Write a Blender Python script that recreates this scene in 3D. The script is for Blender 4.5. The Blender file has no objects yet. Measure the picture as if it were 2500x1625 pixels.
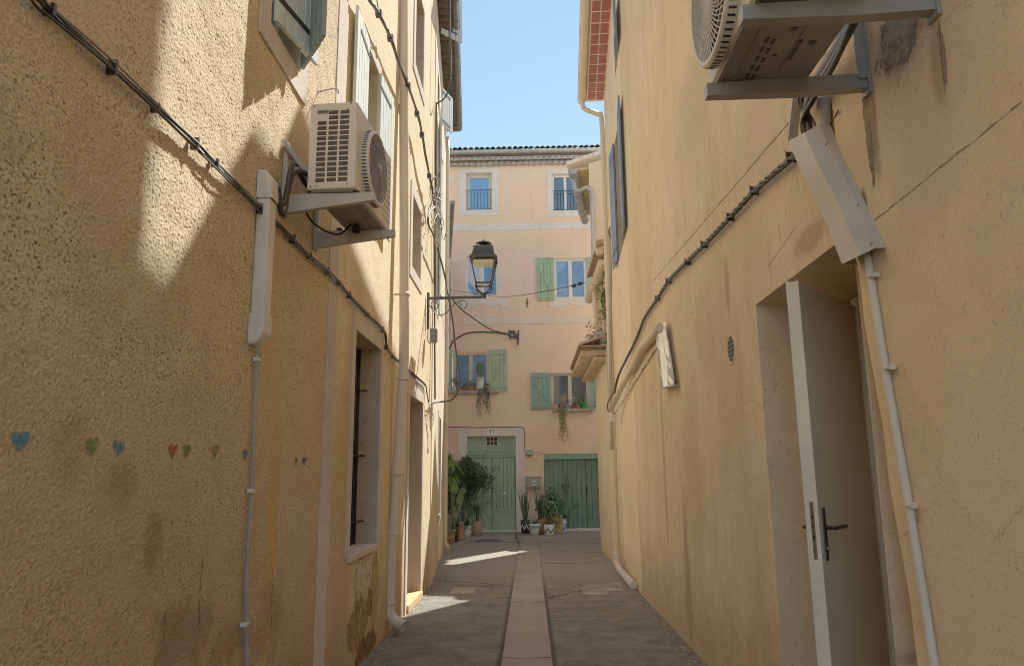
import bpy, math, random
from mathutils import Vector, Matrix
R = math.radians
random.seed(7)
scene = bpy.context.scene
C = scene.collection
# ------------------------------------------------------------------ camera
FPX, CXP, CYP, HC = 1786.0, 1250.0, 812.5, 1.6
ROLL = 0.010
_a, _b = 44 - ROLL * 347.5, 347.5 + ROLL * 44
PITCH = math.atan(_b / FPX); YAW = math.atan(_a / (FPX / math.cos(PITCH)))
FW = Vector((-math.sin(YAW) * math.cos(PITCH), math.cos(YAW) * math.cos(PITCH), math.sin(PITCH)))
_rt = Vector((math.cos(YAW), math.sin(YAW), 0)); _up = _rt.cross(FW)
RT = _rt * math.cos(ROLL) - _up * math.sin(ROLL)
UP = _up * math.cos(ROLL) + _rt * math.sin(ROLL)
EYE = Vector((0, 0, HC))
def ray(u, v): return FW * FPX + RT * (u - CXP) - UP * (v - CYP)
def PX(u, v, x): r = ray(u, v); return EYE + r * (x / r.x)
def PY(u, v, y): r = ray(u, v); return EYE + r * (y / r.y)
def PZ(u, v, z=0.0): r = ray(u, v); return EYE + r * ((z - HC) / r.z)
cd = bpy.data.cameras.new('camera'); cam = bpy.data.objects.new('camera', cd); C.objects.link(cam)
cd.sensor_width = 36; cd.lens = 36 * FPX / 2500; cd.clip_start = .05; cd.clip_end = 2000
m = Matrix.Identity(4)
for i in range(3):
    m[i][0] = RT[i]; m[i][1] = UP[i]; m[i][2] = -FW[i]; m[i][3] = EYE[i]
cam.matrix_world = m; scene.camera = cam
# ------------------------------------------------------------------ light
SUN = Vector((.60, 1.0, 1.55)).normalized()
w = bpy.data.worlds.new('World'); scene.world = w; w.use_nodes = True
nt = w.node_tree; bg = nt.nodes['Background']
sk = nt.nodes.new('ShaderNodeTexSky'); sk.sky_type = 'NISHITA'; sk.sun_disc = False
sk.sun_elevation = math.asin(SUN.z); sk.sun_rotation = math.atan2(SUN.x, SUN.y)
sk.air_density = 1.0; sk.dust_density = 0.0; sk.ozone_density = 0.3
mx = nt.nodes.new('ShaderNodeMix'); mx.data_type = 'RGBA'; mx.blend_type = 'MULTIPLY'; mx.inputs[0].default_value = 1; mx.inputs[7].default_value = (.79, .975, .93, 1)
nt.links.new(sk.outputs[0], mx.inputs[6]); nt.links.new(mx.outputs[2], bg.inputs[0]); bg.inputs[1].default_value = .195
sd = bpy.data.lights.new('sun', 'SUN'); so = bpy.data.objects.new('sun', sd); C.objects.link(so)
sd.energy = 10.5; sd.angle = R(.55); sd.color = (1, .92, .78)
so.rotation_euler = SUN.to_track_quat('Z', 'Y').to_euler(); so.location = (6, 10, 30)
scene.view_settings.view_transform = 'Standard'; scene.view_settings.look = 'None'
scene.view_settings.exposure = 0; scene.view_settings.gamma = 1.62
scene.cycles.filter_width = .95; scene.cycles.max_bounces = 14; scene.cycles.diffuse_bounces = 12
# ------------------------------------------------------------------ mesh builder
class Fr:
    """local frame: s along a wall, d out of it, z up"""
    def __init__(s, o, S):
        s.o = Vector((o[0], o[1], 0)); s.S = Vector((S[0], S[1], 0)).normalized(); s.N = None
    def out(s, side):
        s.N = Vector((s.S.y, -s.S.x, 0)) * side; return s
    def p(s, a, d, z): q = s.o + s.S * a + s.N * d; return Vector((q.x, q.y, z))
    def px(s, u, v, d=0):
        r = ray(u, v); o = s.o + s.N * d
        t = (o - EYE).dot(s.N) / r.dot(s.N); q = EYE + r * t
        return (q - s.o).dot(s.S), q.z
    def w(s, u, v, d=0):
        a, z = s.px(u, v, d); return s.p(a, d, z)
class MB:
    def __init__(s): s.v = []; s.f = []; s.sm = []; s.mi = []; s.mk = []
    def mark(s): s.mk.append((len(s.v), len(s.f))); return s
    def add(s, vs, fs, sm=False, mi=0):
        b = len(s.v); s.v += [Vector(x) for x in vs]
        for f in fs: s.f.append([b + i for i in f]); s.sm.append(sm); s.mi.append(mi)
        return s
    def quad(s, a, b, c, d, mi=0): return s.add([a, b, c, d], [[0, 1, 2, 3]], False, mi)
    def poly(s, pts, mi=0): return s.add(pts, [list(range(len(pts)))], False, mi)
    def hexa(s, P, mi=0):
        return s.add(P, [[0, 3, 2, 1], [4, 5, 6, 7], [0, 1, 5, 4], [1, 2, 6, 5], [2, 3, 7, 6], [3, 0, 4, 7]], False, mi)
    def box(s, x0, x1, y0, y1, z0, z1, mi=0):
        return s.hexa([(x0, y0, z0), (x1, y0, z0), (x1, y1, z0), (x0, y1, z0), (x0, y0, z1), (x1, y0, z1), (x1, y1, z1), (x0, y1, z1)], mi)
    def fbox(s, F, a0, a1, d0, d1, z0, z1, mi=0):
        return s.hexa([F.p(a0, d0, z0), F.p(a1, d0, z0), F.p(a1, d1, z0), F.p(a0, d1, z0), F.p(a0, d0, z1), F.p(a1, d0, z1), F.p(a1, d1, z1), F.p(a0, d1, z1)], mi)
    def abox(s, c, X, Y, Z, hx, hy, hz, mi=0):
        c = Vector(c); P = []
        for k in (-1, 1):
            for i, j in ((-1, -1), (1, -1), (1, 1), (-1, 1)): P.append(c + X * hx * i + Y * hy * j + Z * hz * k)
        return s.hexa(P, mi)
    def bar(s, a, b, wd, hh, upv=(0, 0, 1), mi=0):
        a, b = Vector(a), Vector(b); Y = (b - a).normalized(); U = Vector(upv)
        X = Y.cross(U).normalized(); Z = X.cross(Y).normalized()
        return s.abox((a + b) / 2, X, Y, Z, wd / 2, (b - a).length / 2, hh / 2, mi)
    def tube(s, pts, r, n=8, mi=0, caps=True, rs=None):
        pts = [Vector(p) for p in pts]; L = len(pts)
        T = [(pts[min(i + 1, L - 1)] - pts[max(i - 1, 0)]).normalized() for i in range(L)]
        u = T[0].orthogonal().normalized(); vs = []
        for i in range(L):
            u = (u - T[i] * u.dot(T[i]))
            u = u.normalized() if u.length > 1e-6 else T[i].orthogonal().normalized()
            q = T[i].cross(u); rr = rs[i] if rs else r
            for k in range(n):
                a = 2 * math.pi * k / n; vs.append(pts[i] + (u * math.cos(a) + q * math.sin(a)) * rr)
        fs = [[i * n + k, i * n + (k + 1) % n, (i + 1) * n + (k + 1) % n, (i + 1) * n + k] for i in range(L - 1) for k in range(n)]
        s.add(vs, fs, n > 4, mi)
        if caps: s.add([], []); b = len(s.v) - len(vs); s.f += [[b + k for k in range(n)][::-1], [b + (L - 1) * n + k for k in range(n)]]; s.sm += [False] * 2; s.mi += [mi] * 2
        return s
    def lathe(s, prof, c, n=16, axis=(0, 0, 1), mi=0, smooth=True):
        Z = Vector(axis).normalized(); X = Z.orthogonal().normalized(); Y = Z.cross(X); c = Vector(c)
        vs = [c + Z * h + (X * math.cos(2 * math.pi * k / n) + Y * math.sin(2 * math.pi * k / n)) * r for r, h in prof for k in range(n)]
        fs = [[i * n + k, i * n + (k + 1) % n, (i + 1) * n + (k + 1) % n, (i + 1) * n + k] for i in range(len(prof) - 1) for k in range(n)]
        return s.add(vs, fs, smooth, mi)
    def disc(s, c, r, axis, n=24, mi=0):
        Z = Vector(axis).normalized(); X = Z.orthogonal().normalized(); Y = Z.cross(X); c = Vector(c)
        return s.add([c + (X * math.cos(2 * math.pi * k / n) + Y * math.sin(2 * math.pi * k / n)) * r for k in range(n)], [list(range(n))], False, mi)
    def build(s, name, mat, parent=None, bevel=0, seg=2):
        off = Vector((0, 0, 0)); p = parent
        while p is not None: off += p.location; p = p.parent
        me = bpy.data.meshes.new(name); me.from_pydata([tuple(v - off) for v in s.v], [], s.f)
        for m_ in (mat if isinstance(mat, (list, tuple)) else [mat]): me.materials.append(m_)
        me.polygons.foreach_set('use_smooth', s.sm); me.polygons.foreach_set('material_index', s.mi)
        me.update()
        o = bpy.data.objects.new(name, me); C.objects.link(o)
        if parent is not None: o.parent = parent
        if bevel:
            b = o.modifiers.new('bevel', 'BEVEL'); b.width = bevel; b.segments = seg; b.limit_method = 'ANGLE'; b.angle_limit = R(40)
        return o
def build_split(b, name, mat, parent, bevel=0, seg=2):
    mk = [m_ for i, m_ in enumerate(b.mk) if i == 0 or m_ != b.mk[i - 1]] + [(len(b.v), len(b.f))]; out = []
    for (v0, f0), (v1, f1) in zip(mk, mk[1:]):
        if f1 == f0: continue
        q = MB(); q.v = b.v[v0:v1]; q.f = [[i - v0 for i in f] for f in b.f[f0:f1]]; q.sm = b.sm[f0:f1]; q.mi = b.mi[f0:f1]
        out.append(q.build(name, mat, parent, bevel, seg))
    return out
def tag(o, label=None, cat=None, group=None, kind=None):
    if label: o['label'] = label
    if cat: o['category'] = cat
    if group: o['group'] = group
    if kind: o['kind'] = kind
    return o
def thing(name, label, cat, loc=(0, 0, 0), group=None):
    o = bpy.data.objects.new(name, None); C.objects.link(o); o.location = loc; o.empty_display_size = .2
    return tag(o, label, cat, group)
def spline(pts, k=6):
    pts = [Vector(p) for p in pts]; out = []
    for i in range(len(pts) - 1):
        p0, p1, p2, p3 = pts[max(i - 1, 0)], pts[i], pts[i + 1], pts[min(i + 2, len(pts) - 1)]
        for j in range(k):
            t = j / k
            out.append(.5 * ((2 * p1) + (p2 - p0) * t + (2 * p0 - 5 * p1 + 4 * p2 - p3) * t * t + (3 * p1 - p0 - 3 * p2 + p3) * t ** 3))
    out.append(pts[-1]); return out
def resample(pts, step):
    out = [pts[0]]; acc = 0
    for a, b in zip(pts, pts[1:]):
        L = (b - a).length; t = step - acc
        while t <= L: out.append(a.lerp(b, t / L)); t += step
        acc = (acc + L) % step if L else acc
        acc = L - (t - step)
    out.append(pts[-1]); return out
def wall(mb, F, s0, s1, z0, z1, holes=(), d=0.0, mi=0, rmi=1):
    S = sorted({s0, s1, *[h[0] for h in holes], *[h[1] for h in holes]}); Z = sorted({z0, z1, *[h[2] for h in holes], *[h[3] for h in holes]})
    S = [x for x in S if s0 <= x <= s1]; Z = [x for x in Z if z0 <= x <= z1]
    for a, b in zip(S, S[1:]):
        for c, e in zip(Z, Z[1:]):
            ms, mz = (a + b) / 2, (c + e) / 2
            if any(h[0] < ms < h[1] and h[2] < mz < h[3] for h in holes): continue
            mb.quad(F.p(a, d, c), F.p(b, d, c), F.p(b, d, e), F.p(a, d, e), mi)
    for h in holes:
        a, b, c, e, q = h[:5]; c = max(c, z0)
        if len(h) < 6: mb.quad(F.p(a, d, c), F.p(a, d - q, c), F.p(a, d - q, e), F.p(a, d, e), rmi)
        mb.quad(F.p(b, d, c), F.p(b, d - q, c), F.p(b, d - q, e), F.p(b, d, e), rmi)
        mb.quad(F.p(a, d, e), F.p(b, d, e), F.p(b, d - q, e), F.p(a, d - q, e), rmi)
        mb.quad(F.p(a, d, c), F.p(b, d, c), F.p(b, d - q, c), F.p(a, d - q, c), rmi)
# ------------------------------------------------------------------ materials
def lin(c):
    return tuple((x / 255 / 12.92 if x / 255 <= .04045 else ((x / 255 + .055) / 1.055) ** 2.4) for x in c) + (1,)
class M:
    def __init__(s, name):
        s.m = bpy.data.materials.new(name); s.m.use_nodes = True; s.t = s.m.node_tree
        s.b = s.t.nodes['Principled BSDF']; s._geo = None
    def nd(s, t): return s.t.nodes.new(t)
    def put(s, sock, v):
        if isinstance(v, bpy.types.NodeSocket): s.t.links.new(v, sock)
        elif isinstance(v, (tuple, list)) and len(v) == 3 and sock.type == 'RGBA': sock.default_value = (*v, 1)
        else: sock.default_value = v
    @property
    def pos(s):
        if not s._geo: s._geo = s.nd('ShaderNodeNewGeometry')
        return s._geo.outputs['Position']
    def xyz(s):
        n = s.nd('ShaderNodeSeparateXYZ'); s.put(n.inputs[0], s.pos); return n.outputs
    def vec(s, x, y, z):
        n = s.nd('ShaderNodeCombineXYZ')
        for i, v in enumerate((x, y, z)): s.put(n.inputs[i], v)
        return n.outputs[0]
    def vscale(s, sc):
        n = s.nd('ShaderNodeVectorMath'); n.operation = 'MULTIPLY'; s.put(n.inputs[0], s.pos); n.inputs[1].default_value = sc; return n.outputs[0]
    def ma(s, op, a, b=0.0, c=None):
        n = s.nd('ShaderNodeMath'); n.operation = op; s.put(n.inputs[0], a); s.put(n.inputs[1], b)
        if c is not None: s.put(n.inputs[2], c)
        return n.outputs[0]
    def noise(s, scale, detail=3, rough=.55, vec=None, dist=0.0):
        n = s.nd('ShaderNodeTexNoise'); s.put(n.inputs['Vector'], s.pos if vec is None else vec)
        n.inputs['Scale'].default_value = scale; n.inputs['Detail'].default_value = detail; n.inputs['Roughness'].default_value = rough; n.inputs['Distortion'].default_value = dist
        return n.outputs['Fac']
    def vor(s, scale, vec=None, feat='F1', rnd=1.0):
        n = s.nd('ShaderNodeTexVoronoi'); n.feature = feat; s.put(n.inputs['Vector'], s.pos if vec is None else vec); n.inputs['Scale'].default_value = scale; n.inputs['Randomness'].default_value = rnd
        return n.outputs['Distance']
    def mr(s, x, a, b, c=0.0, d=1.0, smooth=True):
        n = s.nd('ShaderNodeMapRange'); n.interpolation_type = 'SMOOTHSTEP' if smooth else 'LINEAR'
        s.put(n.inputs[0], x)
        for i, v in enumerate((a, b, c, d)): s.put(n.inputs[1 + i], v)
        return n.outputs[0]
    def mix(s, f, a, b, blend='MIX'):
        n = s.nd('ShaderNodeMix'); n.data_type = 'RGBA'; n.blend_type = blend
        s.put(n.inputs[0], f); s.put(n.inputs[6], a); s.put(n.inputs[7], b); return n.outputs[2]
    def bump(s, h, strength=.5, dist=.01, nrm=None):
        n = s.nd('ShaderNodeBump'); n.inputs['Strength'].default_value = strength; n.inputs['Distance'].default_value = dist
        s.put(n.inputs['Height'], h)
        if nrm is not None: s.put(n.inputs['Normal'], nrm)
        return n.outputs[0]
    def fin(s, col, rough=.85, nrm=None, metal=0.0, spec=.3):
        s.put(s.b.inputs['Base Color'], col); s.put(s.b.inputs['Roughness'], rough); s.put(s.b.inputs['Metallic'], metal)
        s.b.inputs['Specular IOR Level'].default_value = spec
        if nrm is not None: s.put(s.b.inputs['Normal'], nrm)
        return s.m
def paint(name, col, rough=.5, var=.12, bump=.1, scale=9, metal=0.0, spec=.4, dirt=None, dirtamt=.3, streak=0):
    k = M(name); n1 = k.noise(scale, 4, .6); dark = tuple(x * (1 - 2.2 * var) for x in col)
    c = k.mix(k.mr(n1, .3, .7), dark, col)
    if dirt is not None:
        n2 = k.noise(3.1, 6, .7, k.vscale((1, 1, .35) if streak else (1, 1, 1)))
        c = k.mix(k.ma('MULTIPLY', k.mr(n2, .48, .75), dirtamt), c, dirt)
    n3 = k.noise(scale * 12, 2, .5)
    return k.fin(c, rough, k.bump(n3, bump, .004) if bump else None, metal, spec)
def plaster(name, c_lo, c_hi, axis='y', grain=38, gstr=.55, gdist=.012, pit=0.0, pit_shade=(.1, .06, .03), streak=0.0, streakc=None, damp=None, dampz=1.2, spots=(), cracks=(), large=.55, mott=.25, peel=None, craze=0.0, shade_grime=None, point=False, hatch=0.0):
    k = M(name); X = k.xyz(); s = X['Y'] if axis == 'y' else X['X']; z = X['Z']
    big = k.noise(large, 4, .62); c = k.mix(k.mr(big, .32, .68), c_lo, c_hi)
    med = k.noise(3.7, 5, .65)
    c = k.mix(k.ma('MULTIPLY', k.mr(med, .42, .72), mott), c, tuple(x * .62 for x in c_lo))
    wob_ = k.noise(2.3, 3)
    if streak:
        v = k.vec(k.ma('MULTIPLY', s, 15.0), k.ma('MULTIPLY', z, .55), k.ma('MULTIPLY', wob_, .6))
        st = k.noise(1.0, 6, .68, v, .5)
        c = k.mix(k.ma('MULTIPLY', k.mr(st, .50, .72), streak), c, streakc or tuple(x * .45 for x in c_lo))
        v2 = k.vec(k.ma('MULTIPLY', s, 1.7), k.ma('MULTIPLY', z, .3), 4.3)
        st2 = k.noise(1.0, 4, .6, v2, .4)
        c = k.mix(k.ma('MULTIPLY', k.mr(st2, .45, .7), streak * .6), c, streakc or tuple(x * .55 for x in c_lo))
    if hatch:
        vh = k.vec(k.ma('MULTIPLY', s, 58.0), k.ma('MULTIPLY', z, 4.2), k.ma('MULTIPLY', wob_, 2.0))
        hn = k.noise(1.0, 3, .6, vh); hg = k.mr(k.noise(1.5, 4, .65), .46, .66)
        c = k.mix(k.ma('MULTIPLY', k.ma('MULTIPLY', k.mr(hn, .58, .70), hg), hatch), c, tuple(x * .36 for x in c_lo))
    fine = k.noise(grain, 5, .62); h = fine
    wob = k.noise(5.0, 5, .7); wob2 = k.noise(16.0, 4, .7)
    if pit:
        lump = k.noise(grain * .9, 4, .62, None, .6); grit = k.noise(grain * 2.4, 5, .72)
        c = k.mix(k.ma('MULTIPLY', k.mr(grit, .60, .36), pit * .8), c, tuple(x * .50 for x in c_lo))
        c = k.mix(k.ma('MULTIPLY', k.mr(lump, .46, .33), pit * .75), c, pit_shade)  # shade inside the pits put into the colour
        c = k.mix(k.ma('MULTIPLY', k.mr(grit, .55, .75), .30), c, tuple(min(.95, x * 1.25) for x in c_hi))
        pn = k.noise(grain * 1.25, 2, .5, k.vscale((1, 1, 1.3)), .4); pg = k.mr(k.noise(2.2, 3), .36, .6, .25, 1)
        c = k.mix(k.ma('MULTIPLY', k.ma('MULTIPLY', k.mr(pn, .43, .36), pg), .9), c, tuple(x * .42 for x in pit_shade))
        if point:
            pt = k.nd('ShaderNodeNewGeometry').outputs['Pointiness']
            c = k.mix(k.ma('MULTIPLY', k.mr(pt, .49, .42), .75), c, pit_shade); c = k.mix(k.ma('MULTIPLY', k.mr(pt, .50, .58), .4), c, tuple(min(.95, x * 1.22) for x in c_hi))  # dark crevices and light crests: relief shading put into the colour
        h = k.ma('ADD', k.ma('MULTIPLY', lump, .8), k.ma('MULTIPLY', grit, .5))
    else:
        g2 = k.noise(grain * 3.2, 4, .7); c = k.mix(k.ma('MULTIPLY', k.mr(g2, .60, .36), .50), c, tuple(x * .55 for x in c_lo))
        c = k.mix(k.ma('MULTIPLY', k.mr(fine, .3, .52, 1, 0), .22), c, tuple(x * .6 for x in c_lo))
        sp = k.noise(grain * .8, 2, .5); c = k.mix(k.ma('MULTIPLY', k.mr(sp, .68, .73), .6), c, tuple(x * .30 for x in c_lo))
        h = k.ma('ADD', h, k.ma('MULTIPLY', g2, .5))
        if craze:
            dv = k.nd('ShaderNodeVectorMath'); dv.operation = 'ADD'; k.put(dv.inputs[0], k.pos); k.put(dv.inputs[1], k.vec(k.ma('MULTIPLY', wob, .5), k.ma('MULTIPLY', wob2, .22), k.ma('MULTIPLY', wob, .6)))
            ce = k.vor(1.25, dv.outputs[0], 'DISTANCE_TO_EDGE'); gate = k.mr(k.noise(1.1, 2), .50, .66); cm = k.ma('MULTIPLY', k.mr(ce, .006, .0025), gate)
            c = k.mix(k.ma('MULTIPLY', cm, craze), c, tuple(x * .3 for x in c_lo)); h = k.ma('SUBTRACT', h, k.ma('MULTIPLY', cm, .8))
    if damp is not None:
        dz = k.ma('ADD', z, k.ma('MULTIPLY', k.ma('SUBTRACT', wob, .5), dampz * 1.3))
        c = k.mix(k.mr(dz, dampz * 1.1, 0.0, 0, .85), c, damp)
    if shade_grime is not None:
        gz = k.mr(k.ma('ADD', z, k.ma('MULTIPLY', k.ma('SUBTRACT', big, .5), 2.2)), 0.0, shade_grime[0], shade_grime[1], 0); c = k.mix(gz, c, shade_grime[2])  # darker towards the bottom: alley shade put into the colour, along with dirt
    for (s0, z0, rs, rz, col, amt, nz) in spots:
        a = k.ma('DIVIDE', k.ma('SUBTRACT', s, s0), rs); b = k.ma('DIVIDE', k.ma('SUBTRACT', z, z0), rz)
        dd = k.ma('SQRT', k.ma('ADD', k.ma('MULTIPLY', a, a), k.ma('MULTIPLY', b, b)))
        dd = k.ma('ADD', dd, k.ma('MULTIPLY', k.ma('SUBTRACT', wob, .5), nz))
        mk = k.ma('MULTIPLY', k.mr(dd, 1.0, .45), amt)
        c = k.mix(mk, c, col)
    if peel is not None:      # (s0,z0,rs,rz) zone where the coat has flaked off
        for (s0, z0, rs, rz, col, edge) in peel:
            a = k.ma('DIVIDE', k.ma('SUBTRACT', s, s0), rs); b = k.ma('DIVIDE', k.ma('SUBTRACT', z, z0), rz)
            dd = k.ma('SQRT', k.ma('ADD', k.ma('MULTIPLY', a, a), k.ma('MULTIPLY', b, b)))
            nn = k.noise(7.0, 6, .72, k.vscale((1, 1.6, .8)))
            dd = k.ma('ADD', dd, k.ma('MULTIPLY', k.ma('SUBTRACT', nn, .5), edge))
            mk = k.mr(dd, .86, .80)
            c2 = k.mix(k.mr(wob2, .35, .65), tuple(x * .45 for x in col), col)
            c = k.mix(mk, c, c2)
            rim = k.ma('MULTIPLY', mk, k.mr(dd, .70, .80))
            c = k.mix(k.ma('MULTIPLY', rim, .75), c, tuple(x * .3 for x in col))
            h = k.ma('SUBTRACT', h, k.ma('MULTIPLY', mk, k.ma('ADD', 1.1, k.ma('MULTIPLY', wob2, 1.5))))
    for (s0, z0, s1, z1, wd, amp) in cracks:
        L = math.hypot(s1 - s0, z1 - z0); dx, dz_ = (s1 - s0) / L, (z1 - z0) / L
        ps = k.ma('SUBTRACT', s, s0); pz = k.ma('SUBTRACT', z, z0)
        al = k.ma('ADD', k.ma('MULTIPLY', ps, dx), k.ma('MULTIPLY', pz, dz_))
        pe = k.ma('SUBTRACT', k.ma('MULTIPLY', ps, dz_), k.ma('MULTIPLY', pz, dx))
        pe = k.ma('ADD', pe, k.ma('MULTIPLY', k.ma('SUBTRACT', wob, .5), amp)); pe = k.ma('ADD', pe, k.ma('MULTIPLY', k.ma('SUBTRACT', wob2, .5), amp * .35))
        wv = k.ma('MULTIPLY', wd, k.mr(wob2, .3, .7, .3, 1.5))
        mk = k.mr(k.ma('ABSOLUTE', pe), k.ma('MULTIPLY', wv, 1.0), k.ma('MULTIPLY', wv, .4))
        mk = k.ma('MULTIPLY', mk, k.ma('MULTIPLY', k.mr(al, 0, .02), k.mr(al, L, L - .02)))
        c = k.mix(k.ma('MULTIPLY', mk, .8), c, tuple(x * .16 for x in c_lo))
        h = k.ma('SUBTRACT', h, k.ma('MULTIPLY', mk, 1.0))
    n0 = k.bump(med, .42, .035)
    return k.fin(c, .92, k.bump(h, gstr, gdist, n0), 0, .15)
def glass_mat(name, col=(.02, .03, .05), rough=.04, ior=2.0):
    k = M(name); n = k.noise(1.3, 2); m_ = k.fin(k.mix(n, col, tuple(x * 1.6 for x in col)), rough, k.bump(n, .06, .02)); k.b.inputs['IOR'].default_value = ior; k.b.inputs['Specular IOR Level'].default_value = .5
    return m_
def leafm(name, a, b, rough=.5):
    k = M(name); n = k.noise(9, 3); n2 = k.noise(60, 2)
    c = k.mix(k.mr(n, .35, .65), a, b); c = k.mix(k.ma('MULTIPLY', n2, .4), c, tuple(x * .5 for x in a))
    m_ = k.fin(c, rough, None, 0, .35); return m_
# ------------------------------------------------------------------ frames of the walls
FL = Fr((-1.5, 0), (0, 1)).out(1)
FL3 = Fr((-1.5, 11.3), (-.40, 5.1)).out(1)
FL5 = Fr((-2.12, 16.7), (-.13, .99)).out(1)
FN = Fr((1.46, 0), (0, 1)).out(-1)
FR = Fr((1.49, 0), (0, 1)).out(-1)
FR2 = Fr((1.49, 10.4), (.16, 3.7)).out(-1)
FA = Fr((1.52, 0), (0, 1)).out(-1)
FR5 = Fr((1.52, 16.6), (.57, 3.8)).out(-1)
FF = Fr((0, 22.0), (1, 0)).out(1)
def sp(F, u, v, rs, rz, col, amt, nz): a, z = F.px(u, v); return (a if F.S.x == 0 and F.S.y == 1 else F.p(a, 0, 0).y, z, rs, rz, col, amt, nz)
def ck(F, u0, v0, u1, v1, w_, amp): a, z = F.px(u0, v0); b, y = F.px(u1, v1); return (a, z, b, y, w_, amp)
def pe(F, u, v, rs, rz, col, edge): a, z = F.px(u, v); return (a, z, rs, rz, col, edge)
# ------------------------------------------------------------------ materials
TAN_L, TAN_D = (.80, .605, .345), (.68, .495, .26)
m_rough = plaster('roughcast', TAN_D, TAN_L, 'y', grain=60, gstr=.6, gdist=.010, pit=.72, point=True, pit_shade=(.17, .105, .05), shade_grime=(3.1, .80, (.33, .235, .12)), damp=(.20, .135, .08), dampz=.55, mott=.4,
    spots=[(4.36, 1.1, .12, 1.5, (.60, .32, .08), .6, .9), (4.2, 2.3, .16, .6, (.60, .37, .12), .4, .9), sp(FL, 375, 1320, .10, .16, (.24, .15, .08), .6, 1.0), sp(FL, 430, 1580, .40, .20, (.19, .125, .08), .6, 2.6), sp(FL, 560, 1570, .3, .14, (.20, .13, .085), .55, 2.4), sp(FL, 664, 1500, .3, .3, (.27, .17, .12), .5, 2.2), sp(FL, 300, 1180, .16, .12, (.22, .145, .085), .5, 1.2), sp(FL, 170, 1100, .12, .18, (.30, .19, .09), .45, 1.0), sp(FL, 250, 420, .3, .35, (.52, .34, .2), .4, 1.1)],
    cracks=[ck(FL, 494, 1354, 488, 1553, .010, .09), ck(FL, 664, 1373, 664, 1537, .008, .06), ck(FL, 412, 1480, 400, 1580, .012, .12)])
m_yellow = plaster('yellow_render', (.76, .58, .30), (.87, .70, .40), 'y', grain=48, gstr=.6, gdist=.012, pit=.34, shade_grime=(1.8, .4, (.42, .28, .14)), streak=.22, streakc=(.40, .27, .14), damp=(.36, .24, .125), dampz=.8, mott=.25,
    spots=[(6.0, 1.2, .5, 1.7, (.36, .235, .115), .6, .8), (6.3, 2.6, .5, 1.2, (.48, .33, .17), .6, .8)],
    peel=[(6.95, .74, .60, .20, (.70, .57, .41), 1.5), (6.7, .34, .42, .26, (.34, .225, .11), 1.7), (7.35, .55, .22, .4, (.50, .35, .18), 1.7), (7.15, .45, .16, .16, (.26, .17, .085), 1.9), (7.0, .06, .5, .16, (.17, .11, .06), 1.6)], cracks=[(6.55, .9, 6.62, .2, .014, .2), (7.62, 1.15, 7.66, .45, .014, .1), (10.6, .9, 10.75, .5, .012, .1)])
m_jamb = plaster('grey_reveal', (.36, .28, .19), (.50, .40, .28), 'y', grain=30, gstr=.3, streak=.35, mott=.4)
m_trim = plaster('pale_trim', (.52, .44, .35), (.68, .59, .48), 'y', grain=30, gstr=.3, gdist=.006, mott=.22, streak=.25, streakc=(.36, .29, .2), cracks=[])
m_house3 = plaster('cream_render', (.62, .50, .33), (.76, .63, .42), 'y', grain=40, gstr=.3, streak=.15)
m_peach = plaster('peach_render', (.93, .615, .405), (.975, .69, .495), 'x', grain=20, gstr=.4, gdist=.014, streak=.12, craze=.5, streakc=(.55, .37, .22), mott=.22, damp=(.52, .37, .25), dampz=.7, spots=[(0, 9.8, 6, 1.6, (.93, .53, .29), .6, .7), (-.5, 4.2, 1.4, 1.2, (.90, .60, .36), .4, .9), (.7, 2.4, 1.2, .9, (.85, .50, .25), .5, .9)], cracks=[(-1.2, 8.6, 1.2, 8.35, .006, .5), (-.3, 6.9, .1, 6.75, .008, .3), (.15, 10.5, .2, 9.5, .006, .2)])
m_ftrim = plaster('facade_stone', (.78, .67, .56), (.90, .80, .70), 'x', grain=22, gstr=.35, gdist=.01, mott=.3, streak=.18, streakc=(.5, .42, .33))
m_orange = plaster('orange_render', (.75, .555, .335), (.87, .68, .445), 'y', grain=44, gstr=.5, gdist=.008, streak=.48, craze=.65, hatch=.75, streakc=(.36, .235, .125), damp=(.36, .26, .16), dampz=.95, mott=.32,
    spots=[sp(FR, 1690, 1150, .5, 1.2, (.50, .36, .19), .6, .9), sp(FR, 1720, 800, .5, .5, (.48, .33, .18), .55, 1.0), sp(FR, 1690, 260, .9, .6, (.50, .36, .24), .6, 1.1), sp(FR, 1850, 330, .5, .5, (.62, .42, .28), .5, 1.0), sp(FR, 1680, 1420, .18, 1.0, (.30, .2, .11), .75, .8), sp(FR, 1620, 1100, .12, 1.4, (.36, .24, .13), .6, .8), sp(FR, 2075, 420, .10, .40, (.22, .16, .10), .9, 1.0), sp(FR, 2040, 120, .25, .2, (.20, .165, .12), .8, 1.0), sp(FR, 1980, 580, .3, .1, (.34, .22, .12), .7, 1.2), sp(FR, 1775, 700, .08, .35, (.30, .2, .11), .7, 1.0)],
    cracks=[ck(FR, 1940, 285, 1593, 688, .010, .03)])
m_orange2 = plaster('orange_render_far', (.88, .65, .40), (.95, .74, .49), 'y', grain=40, gstr=.3, streak=.25, streakc=(.50, .34, .19), damp=(.55, .39, .22), dampz=.5, mott=.15)
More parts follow.
